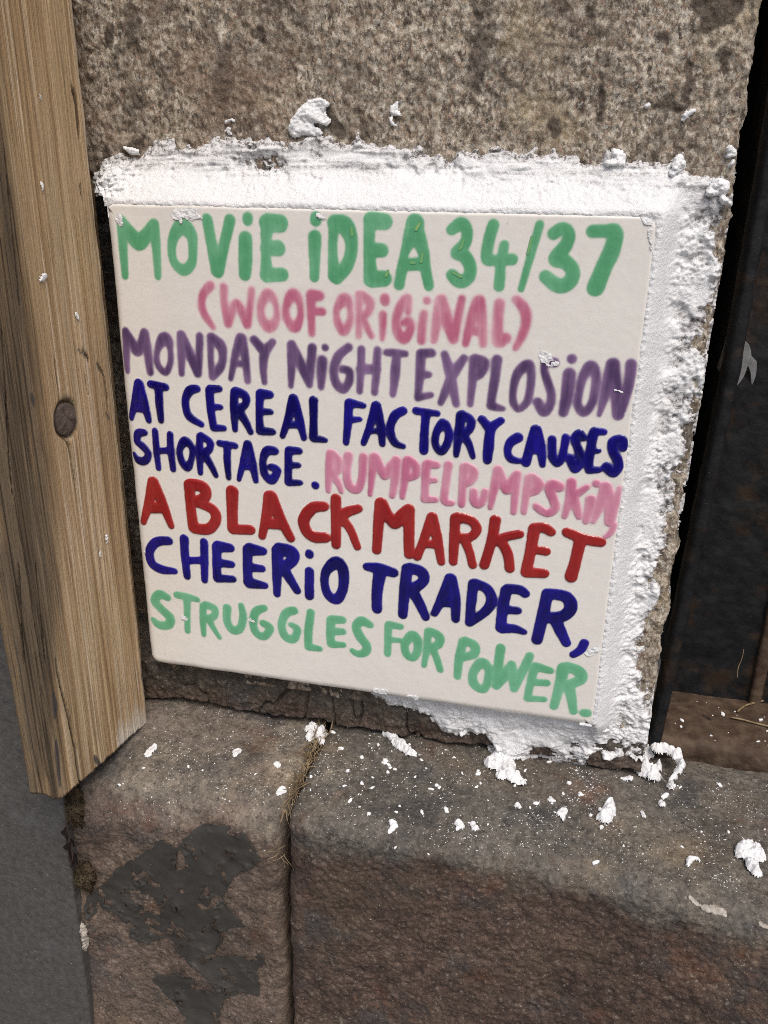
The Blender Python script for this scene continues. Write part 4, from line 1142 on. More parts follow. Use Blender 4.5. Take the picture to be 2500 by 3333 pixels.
def timber():
    path = []
    for y in np.linspace(-0.0375, -0.0521, 30): path.append((-0.0886, y, -1, 0))
    for x in np.arange(-0.0886, -0.0797, 0.00028): path.append((x, -0.0521, 0, -1))
    r = 0.0015
    for a in np.linspace(0, math.pi / 2, 9): path.append((BOARD_X - r + r * math.sin(a), -0.0521 + r - r * math.cos(a), math.sin(a), -math.cos(a)))
    for y in np.arange(-0.0521 + r + 0.00025, -0.0002, 0.00028): path.append((BOARD_X, y, 1, 0))
    for x in np.linspace(BOARD_X - 0.0002, -0.0846, 12): path.append((x, 0.0002, 0, 1))
    for y in np.linspace(0.0010, 0.0120, 12): path.append((-0.0848, y, 1, 0))
    path = np.array(path)
    n = len(path)
    seg = np.concatenate([[0], np.cumsum(np.hypot(*np.diff(path[:, :2], axis=0).T))])
    q = np.stack([seg, 0 * seg, 0 * seg], 1)
    zb = np.interp(path[:, 1], [-0.0521, -0.047, -0.03, -0.008, 0.0, 0.012], [-0.0918, -0.0925, -0.0955, -0.0985, -0.1003, -0.1003])
    zb = np.where(path[:, 0] < BOARD_X - 0.003, -0.0912, zb)
    zb += 0.0006 * fbm(q, 900, 3, 0.6, off=100) + 0.0007 * ridged(q, 260, 2, off=101)
    t = axis(0.0, 0.225, 0.00075, 0, 0.43, 1.2)
    P = np.zeros((n, len(t), 3))
    P[..., 0], P[..., 1] = path[:, 0][:, None], path[:, 1][:, None]
    fr = np.clip(t / 0.43, 0, 1)
    P[..., 2] = zb[:, None] + (0.335 - zb[:, None]) * fr[None]
    N = np.zeros_like(P)
    N[..., 0], N[..., 1] = path[:, 2][:, None], path[:, 3][:, None]
    F = P.reshape(-1, 3)
    sh = P.shape[:2]
    # grain: long ridges that wander slightly
    wx = 0.0012 * fbm(F, 9, 2, off=102)
    G = F + np.stack([wx, wx, 0 * wx], 1)
    d = 0.00022 * fbm(G, 1, 3, off=103, sc=(700, 700, 6)) + 0.00016 * fbm(G, 1, 2, off=104, sc=(1700, 1700, 14)) + 0.0006 * fbm(F, 1, 2, off=105, sc=(45, 45, 14))
    q3 = (F - CW) @ RW.T
    U = q3[:, 0] / q3[:, 2] * FPX + 1250
    V = q3[:, 1] / q3[:, 2] * FPX + 1666.5
    ppm = FPX / q3[:, 2]
    vis = N.reshape(-1, 3) @ np.array([1, -1, 0.0]) > 0.2
    crack, paint = np.zeros(len(F)), np.zeros(len(F))
    jit = 0.0004 * fbm(F, 1, 2, off=106, sc=(500, 500, 90))
    for arr, lst, soft in ((crack, CRACKS, 0.00018), (paint, DARKP, 0.0003)):
        for poly, wd in lst:
            poly = np.array(poly)
            caps = [(poly[k], poly[k + 1], 0.0, 0.0) for k in range(len(poly) - 1)]
            mk = vis & (np.abs(V - poly[:, 1].mean()) < 400) & (np.abs(U - poly[:, 0].mean()) < 160)
            dd = sdf_caps(U[mk], V[mk], caps) / ppm[mk] / 0.62 + jit[mk]
            tmin = np.minimum(V[mk] - poly[0, 1], poly[-1, 1] - V[mk]) / 60.0
            wv = wd * np.clip(0.45 + tmin, 0.35, 1)
            arr[mk] = np.maximum(arr[mk], sstep(wv + soft, wv - soft * 0.5, dd))
    rn = np.hypot((F[:, 1] - NAIL_C[1]) / 0.0050, (F[:, 2] - NAIL_C[2]) / 0.0050)
    onside = N.reshape(-1, 3)[:, 0] > 0.9
    ring = onside * np.exp(-((rn - 1.0) / 0.16) ** 2)
    torn = onside * (rn < 1.9) * sstep(0.1, 0.55, fbm(F, 1, 2, off=107, sc=(900, 900, 60))) * sstep(2.0, 1.1, rn + 0.6 * np.abs(F[:, 1] - NAIL_C[1]) / 0.005)
    crack = np.maximum(crack, np.maximum(ring * 0.85, torn * 0.6))
    d -= 0.0011 * crack + 0.0010 * onside * sstep(1.1, 0.9, rn)
    bl = np.interp(V, [-400, 300, 700, 1050, 1500, 1900, 2250, 2607, 2800], [-60, 0, 50, 110, 165, 190, 178, 199, 199])
    dark = sstep(35, -35, U - bl + 25 * fbm(F, 1, 2, off=108, sc=(90, 90, 12)))
    edge = P[..., 2] - zb[:, None]
    pale = sstep(0.012, 0.0, edge.ravel() + 0.006 * fbm(F, 1, 2, off=109, sc=(900, 900, 40))) * (F[:, 1] > -0.020) * 0.8
    pale = np.maximum(pale, 0.55 * sstep(0.0016, 0.0002, np.abs(F[:, 1] - 0.0002) + 0.0006 * fbm(F, 1, 2, off=110, sc=(300, 300, 120)) + 0.0003) * onside)
    # worn, slightly ragged arrises
    arris = ((N.reshape(-1, 3)[:, 0] > 0.15) & (N.reshape(-1, 3)[:, 0] < 0.95)) | ((F[:, 1] > -0.0008) & (F[:, 1] < 0.0006))
    d -= arris * 0.0005 * (0.5 + fbm(F, 1, 3, off=111, sc=(200, 200, 90)))
    P = P + N * d.reshape(sh)[..., None]
    cen = np.array([-0.083, -0.03])
    B = P[:, :1].copy()
    B[..., 0] = -0.0825 + (B[..., 0] + 0.0825) * 0.3
    B[..., 1] = np.clip(B[..., 1], -0.048, 0.010)
    B[..., 2] += 0.003
    P = np.concatenate([B, P], 1)
    at = {k: np.concatenate([np.zeros((n, 1)), a.reshape(sh)], 1) for k, a in (('crack', crack), ('dark', dark), ('paint', paint * 0.9), ('pale', pale))}
    at['crack'][:, 0] = 0.8
    root = tag(empty('timber_post', (-0.083, -0.025, -0.099)), 'weathered brown timber post with a nail head, left of the lettered tile', 'timber post')
    body = link_mesh('post_body', grid_mesh('post_body', P, at, origin=tuple(root.location)), WOOD, root, tuple(root.location))
    # nail head: slightly domed, dented disc
    bm = bmesh.new()
    rings = []
    for rr, hh in ((0.0, 0.0003), (0.0018, 0.00028), (0.0032, 0.00018), (0.0041, 0.0), (0.0045, -0.0003), (0.0045, -0.0016)):
        ringv = []
        for k in range(40):
            a = k / 40 * 2 * math.pi
            w_ = 1 + 0.035 * math.sin(3 * a + 1) + 0.02 * math.sin(7 * a)
            ringv.append(bm.verts.new((hh + 0.00012 * math.sin(5 * a + rr * 900) + 0.10 * rr * math.cos(a), rr * w_ * math.cos(a), rr * w_ * 1.02 * math.sin(a))))
            if rr == 0: break
        rings.append(ringv)
    for k in range(40): bm.faces.new((rings[0][0], rings[1][k], rings[1][(k + 1) % 40]))
    for a, b in zip(rings[1:], rings[2:]):
        for k in range(40): bm.faces.new((a[k], b[k], b[(k + 1) % 40], a[(k + 1) % 40]))
    for f in bm.faces: f.smooth = True
    bm.normal_update()
    me = bpy.data.meshes.new('nail_head')
    bm.to_mesh(me)
    bm.free()
    link_mesh('nail_head', me, NAILM, root, (BOARD_X - 0.0002, NAIL_C[1], NAIL_C[2]))
    return root, body


POST, PBODY = timber()
BV['W'] = bvh_of(PBODY)

# ------------------------------------------------------------------ dark painted slab at lower left


def slab():
    zs = axis(-0.24, 0.14, 0.0012, -0.40, 0.33)
    pts = [(x, -0.0382, 0, -1) for x in axis(-0.16, -0.0897, 0.0008, -0.6, -0.0897)]
    r = 0.0012
    x0 = pts[-1][0]
    for a in np.linspace(0, math.pi / 2, 7)[1:]: pts.append((x0 + r * math.sin(a), -0.0382 + r - r * math.cos(a), math.sin(a), -math.cos(a)))
    for y in np.linspace(-0.0382 + r, -0.012, 30)[1:]: pts.append((x0 + r, y, 1, 0))
    pts = np.array(pts)
    P = np.zeros((len(pts), len(zs), 3))
    lean = np.interp(zs, [-0.24, -0.0977, 0.33], [-0.0040, 0.0, 0.0])
    P[..., 0] = pts[:, 0][:, None] + lean[None] * sstep(-0.12, -0.0897, pts[:, 0])[:, None]
    P[..., 1], P[..., 2] = pts[:, 1][:, None], zs[None]
    N = np.zeros_like(P)
    N[..., 0], N[..., 1] = pts[:, 2][:, None], pts[:, 3][:, None]
    F = P.reshape(-1, 3)
    d = 0.0007 * fbm(F, 22, 3, off=120) + 0.00018 * fbm(F, 260, 3, off=121)
    P += N * d.reshape(P.shape[:2])[..., None]
    org = (-0.12, -0.0382, -0.15)
    o = link_mesh('painted_slab', grid_mesh('painted_slab', P, origin=org, flip=True), SLAB, None, org)
    return tag(o, 'smooth dark grey painted slab under the foot of the timber post', 'slab')


SLB = slab()

# ------------------------------------------------------------------ rusty steel door frame on the right
GATE = tag(empty('steel_door', (0.118, 0.035, LEDGE_Z)), 'black rusty steel door and sill in the recess right of the stone block', 'steel door')


def sheet(name, P, mat, label=None, flip=False):
    o = link_mesh(name, grid_mesh(name, P, origin=tuple(GATE.location), flip=flip), mat, GATE, tuple(GATE.location))
    if label: o['label'] = label
    return o


def extrude_z(pts, zs, amp, freq, off, xshift=None):
    pts = np.array(pts)
    T = np.gradient(pts, axis=0)
    nn = np.stack([T[:, 1], -T[:, 0]], 1)
    nn /= np.maximum(np.linalg.norm(nn, axis=1), 1e-9)[:, None]
    P = np.zeros((len(pts), len(zs), 3))
    P[..., 0], P[..., 1], P[..., 2] = pts[:, 0][:, None], pts[:, 1][:, None], zs[None]
    F = P.reshape(-1, 3)
    d = (amp * fbm(F, freq, 4, off=off)).reshape(P.shape[:2])
    P[..., 0] += nn[:, 0][:, None] * d
    P[..., 1] += nn[:, 1][:, None] * d
    if xshift is not None: P[..., 0] += xshift(P[..., 2])
    return P


zz = axis(-0.095, 0.14, 0.0008, -0.0965, 0.33)
# rounded vertical bar of the frame, leaning a touch towards the stone at its foot
cx, cy, rx, ry = 0.1011, 0.0235, 0.0024, 0.0045
cs = [(cx - rx * math.copysign(abs(math.cos(a)) ** 0.7, math.cos(a)), cy - ry * math.copysign(abs(math.sin(a)) ** 0.8, math.sin(a))) for a in np.linspace(-0.9, math.pi + 0.5, 46)]
lean = lambda z: np.interp(z, [-0.0965, -0.09, -0.056, 0.034, 0.085, 0.33], [-0.0043, -0.0040, -0.0025, 0.0005, 0.0008, 0.0008])
sheet('frame_bar', extrude_z(cs, zz, 0.00035, 200, 130, lean), STEEL, 'rounded vertical bar of the frame')
# door leaf front, plus an added return and back to keep the gap dark
lp = [(x, 0.0495) for x in axis(0.1050, 0.150, 0.0009, 0.1050, 0.40)[::-1]] + [(0.1047, y) for y in np.linspace(0.050, 0.130, 30)] + [(x, 0.131) for x in np.linspace(0.1040, 0.040, 20)]
sheet('door_leaf', extrude_z(lp, zz, 0.0006, 170, 131), STEEL)
# narrow rib standing proud at the right of the leaf
rib = [(0.1308, 0.0500), (0.1308, 0.0480), (0.1312, 0.0474), (0.1318, 0.0472), (0.134, 0.0472), (0.1344, 0.0474), (0.1348, 0.0480), (0.1348, 0.0500)]
sheet('door_rib', extrude_z(rib, zz, 0.0001, 300, 133), RUST)
# sill: lip, rounded nose, top running back to the leaf
prof = [(0.0205, -0.0985), (0.0200, -0.0955), (0.0196, -0.0925), (0.0200, -0.0902), (0.0212, -0.0889), (0.0235, -0.0884)] + [(y, -0.0883) for y in np.linspace(0.0255, 0.0515, 34)]
xs = axis(0.0958, 0.150, 0.0006, 0.0945, 0.40)
pf = []
for (a, b), (c, d) in zip(prof[:-1], prof[1:]):
    for t in np.linspace(0, 1, 3)[:-1]: pf.append((a + (c - a) * t, b + (d - b) * t))
pf = np.array(pf + [prof[-1]])
P = np.zeros((len(xs), len(pf), 3))
P[..., 0], P[..., 1], P[..., 2] = xs[:, None], pf[:, 0][None], pf[:, 1][None]
F = P.reshape(-1, 3)
lipm = sstep(-0.0886, -0.091, F[:, 2])
d = 0.0004 * fbm(F, 130, 3, off=134) + lipm * (0.0008 * fbm(F, 160, 3, off=135) + 0.0006 * (ridged(F, 300, 3, off=136) - 0.3))
P[..., 1] -= (lipm * d).reshape(P.shape[:2])
P[..., 2] += ((1 - lipm) * d).reshape(P.shape[:2])
SILL = sheet('door_sill', P, RUST, 'rusty brown sill plate', flip=False)
BV['S'] = bvh_of(SILL)


def plate(name, outline, y0, y1, mat, parent, bevel=0.0002):
    """a plate with an outline traced on the plane y = y0 and real thickness back to y1"""
    bm = bmesh.new()
    vs = [bm.verts.new((p[0], y0, p[1])) for p in outline]
    f = bm.faces.new(vs)
    r = bmesh.ops.extrude_face_region(bm, geom=[f])
    bmesh.ops.translate(bm, verts=[v for v in r['geom'] if isinstance(v, bmesh.types.BMVert)], vec=(0, y1 - y0, 0))
    bmesh.ops.recalc_face_normals(bm, faces=bm.faces)
    bmesh.ops.bevel(bm, geom=[e for e in bm.edges if abs(e.verts[0].co.y - y0) < 1e-6 and abs(e.verts[1].co.y - y0) < 1e-6], offset=bevel, segments=3, affect='EDGES', profile=0.6)
    for v in bm.verts: v.co -= Vector(parent.location)
    me = bpy.data.meshes.new(name)
    bm.to_mesh(me)
    bm.free()
    return link_mesh(name, me, mat, parent, tuple(parent.location))


def lug_poly(L, y):
    caps = [hit(2150 + a * 0.2261, 900 + b * 0.2261, 1, y) for a, b in L]
    P = [np.array((h[0], h[2])) for h in caps]
    out = []
    n = len(P)
    for k in range(n):
        p0, p1, p2, p3 = P[k - 1], P[k], P[(k + 1) % n], P[(k + 2) % n]
        for t in (0, 0.33, 0.66): out.append(0.5 * (2 * p1 + (p2 - p0) * t + (2 * p0 - 5 * p1 + 4 * p2 - p3) * t * t + (3 * p1 - p0 - 3 * p2 + p3) * t ** 3))
    return out


lug = plate('hinge_lug', lug_poly([(1200, 940), (1262, 965), (1300, 1060), (1306, 1170), (1262, 1270), (1220, 1400), (1150, 1520), (1060, 1600), (1000, 1560), (1050, 1400), (1100, 1250), (1150, 1050)], 0.0235), 0.0235, 0.0492, LUGM, GATE)
plate('lug_tab', lug_poly([(1270, 1240), (1330, 1205), (1382, 1215), (1385, 1330), (1368, 1440), (1320, 1560), (1305, 1500), (1295, 1380), (1262, 1290)], 0.0255), 0.0255, 0.0492, LUGM, GATE, 0.00015)

# ------------------------------------------------------------------ individual lumps and dabs of filler
blob('filler_dab', 'wall', '640,282,16 652,258,18 672,240,20 695,228,14 706,226,7|690,250,18 704,262,10|660,278,14 690,285,8', 0.0016, 'largest white filler dab, fin shaped, on the granite above the tile', 'filler dab', seed=1, rough=0.5)
blob('filler_dab', 'wall', '857,226,6 850,240,9 862,247,6|846,258,5 849,268,5 858,272,3', 0.0012, 'small tall white filler dab on the granite right of the fin shaped dab', 'filler dab', seed=2)
blob('filler_dab', 'wall', '1396,230,6 1402,226,5', 0.0010, 'tiny isolated white dab high on the granite towards the right', 'filler dab', seed=3)
blob('filler_dab', 'wall', '1478,250,8 1490,244,7 1497,240,4|1474,260,4', 0.0012, 'ragged white dab on the granite just left of its right edge, high up', 'filler dab', seed=4)
blob('filler_dab', 'wall', '1575,326,9 1584,332,8 1570,340,6|1582,350,7 1574,356,5', 0.0020, 'knobbly white dab at the right edge of the granite above the filler', 'filler dab', seed=5)
blob('filler_dab', 'wall', '488,262,5 500,260,5 503,266,3|494,282,8 488,292,4 500,290,4', 0.0011, 'thin white dab on the granite above the left part of the filler', 'filler dab', seed=6, thr=0.25)
blob('filler_dab', 'wall', '272,320,6 284,326,8 296,330,7', 0.0015, 'crumbly white dab beside the top left end of the filler', 'filler dab', seed=7)
blob('filler_dab', 'wall', '1328,330,9 1340,338,10 1332,350,10|1310,352,8 1345,354,8', 0.0020, 'round lobed white dab on the upper rim of the filler', 'filler dab', seed=8)
blob('filler_dab', 'wall', '1464,345,12 1460,362,14 1470,356,10|1450,375,10', 0.0028, 'bulging white dab at the top right corner of the filler', 'filler dab', seed=9)
blob('filler_dab', 'wall', '1545,400,14 1560,405,14 1535,415,12|1558,430,9 1575,440,8', 0.0026, 'spreading white dab between the filler corner and the granite edge', 'filler dab', seed=10)

LUMP = 'lumps of white filler lying on the ledge'
lumps = [('678,1572,14 690,1584,14 672,1588,11|664,1572,8|694,1600,8', 0.0030, 'flaky white lump sitting over the top of the joint'),
         ('834,1588,9 850,1598,10|856,1606,10 868,1616,10 884,1630,8', 0.0034, 'long rod shaped white lump under the tile'),
         ('1066,1652,18 1082,1640,16 1092,1658,18 1100,1676,14|1112,1684,14 1126,1690,9|1080,1680,10|1085,1632,8', 0.0042, 'biggest white lump cluster on the ledge, below the tile foot'),
         ('1318,1735,9 1314,1752,13 1305,1766,14|1297,1748,5|1300,1785,5', 0.0036, 'tall white lump with a small head, mid ledge'),
         ('1600,1868,16 1618,1858,16 1630,1872,14|1618,1890,14 1628,1908,9|1592,1874,8', 0.0046, 'large rough white lump at the far right of the ledge edge'),
         ('990,1772,7 995,1782,7 988,1788,4', 0.0020, 'left one of a pair of white lumps at the ledge edge'),
         ('1022,1774,6 1026,1784,7', 0.0018, 'right one of a pair of white lumps at the ledge edge'),
         ('846,1770,6 852,1778,6 842,1784,4', 0.0016, 'star shaped white lump at the ledge edge under the rod shaped lump'),
         ('1482,1888,5 1486,1876,6 1497,1873,6 1505,1878,4', 0.0020, 'crescent shaped white lump left of the large rough lump'),
         ('1212,1758,9 1218,1748,7 1216,1766,5', 0.0018, 'flat white lump left of the tall lump with a small head'),
         ('1450,1690,5 1447,1702,7 1452,1708,4', 0.0020, 'upright white lump right under the drooping end of the filler'),
         ('1428,1730,5 1431,1738,6', 0.0018, 'small oval white lump below the upright lump'),
         ('1345,1684,4 1358,1686,6 1366,1684,3', 0.0016, 'arrow shaped white lump above the tall lump'),
         ('1388,1752,5 1392,1762,5', 0.0016, 'pointed white lump right of the tall lump'),
         ('1188,1724,6 1196,1728,5', 0.0016, 'round white pebble of filler between the cluster and the tall lump'),
         ('1118,1738,6 1122,1742,5', 0.0018, 'round white pebble of filler under the biggest cluster'),
         ('610,1690,8 602,1696,5', 0.0012, 'flat white flake on the tan stone left of the joint'),
         ('597,1640,6 602,1648,4', 0.0012, 'small white flake on the left stone nearest the joint'),
         ('513,1613,9 506,1622,4', 0.0012, 'oval white flake on the left stone below the tile corner'),
         ('318,1618,8 326,1608,8 334,1600,5', 0.0014, 'white smear beside the foot of the timber post')]
for i, (st, h, lb) in enumerate(lumps):
    blob('filler_lump', 'ledge', st, h * 0.72, lb, 'filler lump', LUMP, seed=20 + i, zoff=-0.004 if 'far right' in lb or 'crescent' in lb else 0.0, ragged=1.25)
blob('filler_drip', 'ledge', '1370,1640,16 1390,1630,22 1415,1612,18|1378,1660,14 1392,1672,16 1408,1680,16|1420,1668,8', 0.0055, 'white drip of filler spilling from the tile foot onto the ledge', 'filler drip', seed=50, rough=0.5)
blob('filler_drip', 'sill', '1420,1604,12 1440,1606,10 1455,1612,9 1466,1622,9|1466,1612,9 1474,1636,8 1468,1650,8|1460,1660,6 1450,1668,5', 0.0040, 'hooked tail of white filler curling onto the rusty sill', 'filler drip', seed=51, rough=0.5, bv=['S', 'R'])
blob('filler_drip', 'ledge', '1130,1628,16 1105,1636,14|1150,1614,14', 0.0050, 'short white drip between the tile foot and the biggest lump cluster', 'filler drip', seed=52, rough=0.5)
blob('filler_drip', 'ledge', '1180,1622,12 1230,1640,14 1262,1644,14 1300,1632,12', 0.0042, 'broad white drip along the foot of the filler', 'filler drip', seed=53, rough=0.5)
blob('filler_drip', 'ledge', '935,1575,12 960,1585,14 985,1590,10|1010,1588,6|990,1605,5', 0.0034, 'flaky white drip below the middle of the tile', 'filler drip', seed=54, rough=0.5)

SM = 'filler_smear'
for st, lb, th in [('256,470,10 262,482,8', 'white smear on the top left corner of the tile', 0.15), ('382,462,14 410,460,16 430,468,10|392,476,8', 'white smear across the top of the first green O', 0.2),
                   ('1172,768,12 1185,778,14 1200,784,9', 'white smear over the S of the purple lettering', 0.15), ('1270,1412,10 1286,1404,10 1292,1396,6', 'white smear beside the comma at the right of the tile', 0.1),
                   ('690,468,8 700,474,7', 'white smear on the dot of the green i', 0.25), ('1392,470,12 1412,480,8|1405,500,6 1408,540,5', 'white smear at the top right corner of the tile', 0.2),
                   ('395,1333,5 402,1337,4', 'white speck on the tile left of the pale green T', 0.0), ('1330,842,5 1344,846,4', 'white specks on the purple N', 0.1),
                   ('316,1190,5 322,1196,5', 'white speck on the navy letter C', 0.05), ('542,1338,5 548,1342,4', 'white speck in the pale green U', 0.05),
                   ('505,880,4 510,884,4', 'white speck between the navy letters R and E', 0.0), ('812,1491,8 832,1494,8|880,1503,7 900,1507,6', 'white streak along the bottom edge of the tile', 0.1)]:
    blob(SM, 'tile', st, 0.0004, lb, 'filler smear', 'filler smears on the tile', thr=th, step=0.0002, ragged=0.8, seed=60 + len(lb))
for st, lb in [('92,600,8 86,606,6 96,596,6', 'white splash of filler on the timber post, the largest'), ('88,398,5 89,412,4', 'white splash on the timber post above the largest one'), ('85,208,4 90,216,3', 'white splash on the timber post near its top'),
               ('248,18,1 164,678,5 168,690,4', 'white splash on the timber post below the largest one'), ('229,1158,4 231,1170,4', 'upper white splash near the foot of the timber post'), ('217,1192,5 217,1200,4', 'lower white splash near the foot of the timber post')]:
    st = st.replace('248,18,1 ', '')
    blob('filler_splash', 'wood', st, 0.0006, lb, 'filler splash', 'filler splashes on the timber post', step=0.0002, seed=80 + len(lb))
blob('paint_streak', 'front', '1520,1945,8 1545,1948,10 1562,1955,8|1575,1950,5|1490,1930,5 1505,1940,5', 0.0005, 'pale paint streak on the rounded edge of the right ledge stone', 'paint streak', mat=PALEROCK, thr=0.1, seed=90)
blob('paint_streak', 'front', '1636,1962,6 1650,1968,6', 0.0005, 'short pale paint streak at the right end of the ledge edge', 'paint streak', mat=PALEROCK, thr=0.1, seed=91)

# ------------------------------------------------------------------ crumbs
random.seed(5)
protos = []
for k in range(12):
    bm = bmesh.new()
    bmesh.ops.create_icosphere(bm, subdivisions=2, radius=1.0)
    co = np.array([v.co[:] for v in bm.verts])
    f = 1 + 1.0 * fbm(co + k * 7.3, 1.7, 3, 0.7, off=140 + k)
    sx, sy, sz = random.uniform(0.7, 1.5), random.uniform(0.5, 0.95), random.uniform(0.45, 0.8)
    for v, c, g in zip(bm.verts, co, f): v.co = Vector((c[0] * g * sx, c[1] * g * sy, c[2] * g * sz))
    me = bpy.data.meshes.new('filler_crumb')
    bm.to_mesh(me)
    bm.free()
    for p in me.polygons: p.use_smooth = k % 2 == 0
    me.materials.append(CRUMB)
    protos.append(me)


def drop(x, y, trees=('L', 'R', 'S')):
    best = None
    for t in trees:
        r = BV[t].ray_cast(Vector((x, y, -0.05)), Vector((0, 0, -1)), 0.2)
        if r[0] is not None and (best is None or r[0].z > best[0].z): best = (r[0], r[1])
    return best


def crumb(loc, nrm, size, label, group):
    o = bpy.data.objects.new('filler_crumb', random.choice(protos))
    COL.objects.link(o)
    q = Vector(nrm).to_track_quat('Z', 'Y') @ Matrix.Rotation(random.uniform(0, 6.28), 3, 'Z').to_quaternion()
    o.rotation_mode = 'QUATERNION'
    o.rotation_quaternion = q
    o.location = Vector(loc) + Vector(nrm) * size * 0.22
    s = size
    o.scale = (s, s, s)
    tag(o, label, 'crumb', group)


def spot():
    r = random.random()
    if r < 0.16: return random.uniform(-0.075, -0.018), random.uniform(-0.034, 0.006)
    if r < 0.24: return random.uniform(0.104, 0.135), random.uniform(0.022, 0.045)
    x = min(random.uniform(-0.012, 0.155), random.uniform(0.0, 0.155))
    return x, random.choice((random.uniform(-0.036, 0.018), random.gauss(0.0, 0.010), random.gauss(-0.012, 0.010)))


cnt = 0
while cnt < 200:
    x, y = spot()
    h = drop(x, y)
    if h is None or h[1].z < 0.25 or y > 0.045: continue
    size = 0.00018 + 0.00065 * random.random() ** 2.8
    if random.random() < 0.12: size *= 1.7
    where = 'on the left ledge stone' if x < -0.0155 else ('on the rusty sill' if (x > 0.1 and y > 0.0205) else 'on the right ledge stone')
    crumb(h[0], h[1], size, 'tiny white filler crumb scattered ' + where, 'filler crumbs ' + where)
    cnt += 1

# the finest dust: far too many to count, one object
V, Q = [], []
rs = np.random.RandomState(3)
base = np.array([(1, 0, 0), (-0.5, 0.8, 0), (-0.6, -0.7, 0), (0.1, 0.1, 0.8)])
tri = np.array([(0, 1, 3), (1, 2, 3), (2, 0, 3), (0, 2, 1)])
cl = [(rs.uniform(-0.07, 0.14), rs.uniform(-0.034, 0.012)) for _ in range(110)]
k = 0
for _ in range(3600):
    if rs.rand() < 0.65:
        c = cl[rs.randint(len(cl))]
        x, y = rs.normal(c[0], 0.0028), rs.normal(c[1], 0.0024)
    else:
        x, y = rs.uniform(-0.075, 0.145), rs.uniform(-0.036, 0.016)
    h = drop(x, y)
    if h is None or h[1].z < 0.2: continue
    a, s = rs.uniform(0, 6.28), 0.00010 + 0.00030 * rs.rand() ** 2
    R = np.array([[math.cos(a), -math.sin(a), 0], [math.sin(a), math.cos(a), 0], [0, 0, 1]])
    V.append((base * np.array([1, 0.6, 0.5])) @ R.T * s + np.array(h[0]))
    Q.append(tri + 4 * k)
    k += 1
org = np.array([0.03, -0.01, LEDGE_Z])
me = mesh_arrays('filler_dust', np.concatenate(V) - org, np.concatenate(Q), None, False)
tag(link_mesh('filler_dust', me, CRUMB, None, tuple(org)), 'fine white filler dust sprinkled over both ledge stones', 'dust', kind='stuff')

# ------------------------------------------------------------------ dry grass, dirt, leaf, fibres


def tubes(curves, sides=5):
    V, Q = [], []
    n = 0
    for pts, r in curves:
        pts = np.asarray(pts, float)
        T = np.gradient(pts, axis=0)
        T /= np.maximum(np.linalg.norm(T, axis=1), 1e-9)[:, None]
        ref = np.array([0.3, 0.5, 0.81])
        A = np.cross(T, ref)
        A /= np.maximum(np.linalg.norm(A, axis=1), 1e-9)[:, None]
        B = np.cross(T, A)
        L = len(pts)
        rad = r * np.clip(np.minimum(np.arange(L), np.arange(L)[::-1]) / 1.5 + 0.35, 0, 1)
        for i in range(L):
            for s in range(sides):
                a = 2 * math.pi * s / sides
                V.append(pts[i] + rad[i] * (A[i] * math.cos(a) + B[i] * math.sin(a)))
        for i in range(L - 1):
            for s in range(sides):
                s2 = (s + 1) % sides
                Q.append((n + i * sides + s, n + i * sides + s2, n + (i + 1) * sides + s2, n + (i + 1) * sides + s))
        n += L * sides
    return np.array(V), np.array(Q)


def strand(p, d, length, curl, rs, n=8):
    p, d = np.array(p, float), np.array(d, float)
    d /= np.linalg.norm(d)
    out = [p]
    c = rs.normal(size=3) * curl
    for i in range(n):
        d = d + c * 0.25 + rs.normal(size=3) * curl * 0.3
        d /= np.linalg.norm(d)
        p = p + d * length / n
        out.append(p)
    return np.array(out)


rs = np.random.RandomState(8)
cv = []
jx = lambda y: -0.0153 + 0.0006 * math.sin(y * 300)
for i in range(130):
    y = rs.uniform(-0.030, 0.011)
    z = LEDGE_Z - 0.0012 - max(0, -y - 0.012) * 0.22
    wd = 0.0007 + 0.0011 * sstep(-0.02, 0.010, np.array([y]))[0]
    cv.append((strand((jx(y) + rs.normal() * wd, y, z + rs.uniform(-0.001, 0.0012)), (rs.normal() * 0.35 + 0.1, rs.choice((-1, 1)), rs.normal() * 0.12), rs.uniform(0.0025, 0.0075), 0.25, rs), rs.uniform(0.00008, 0.00019)))
for i in range(8):
    cv.append((strand((-0.0156 + rs.normal() * 0.0006, -0.0345 + rs.normal() * 0.001, -0.113 + rs.normal() * 0.002), (rs.normal() * 0.7, -0.6, -0.6), rs.uniform(0.003, 0.007), 0.4, rs), 0.00009))
V, Q = tubes(cv)
org = np.array([-0.0153, -0.01, LEDGE_Z])
tag(link_mesh('dry_grass', mesh_arrays('dry_grass', V - org, Q), STRAW, None, tuple(org)), 'dry brown grass stems packed into the joint between the ledge stones', 'dry grass', kind='stuff')


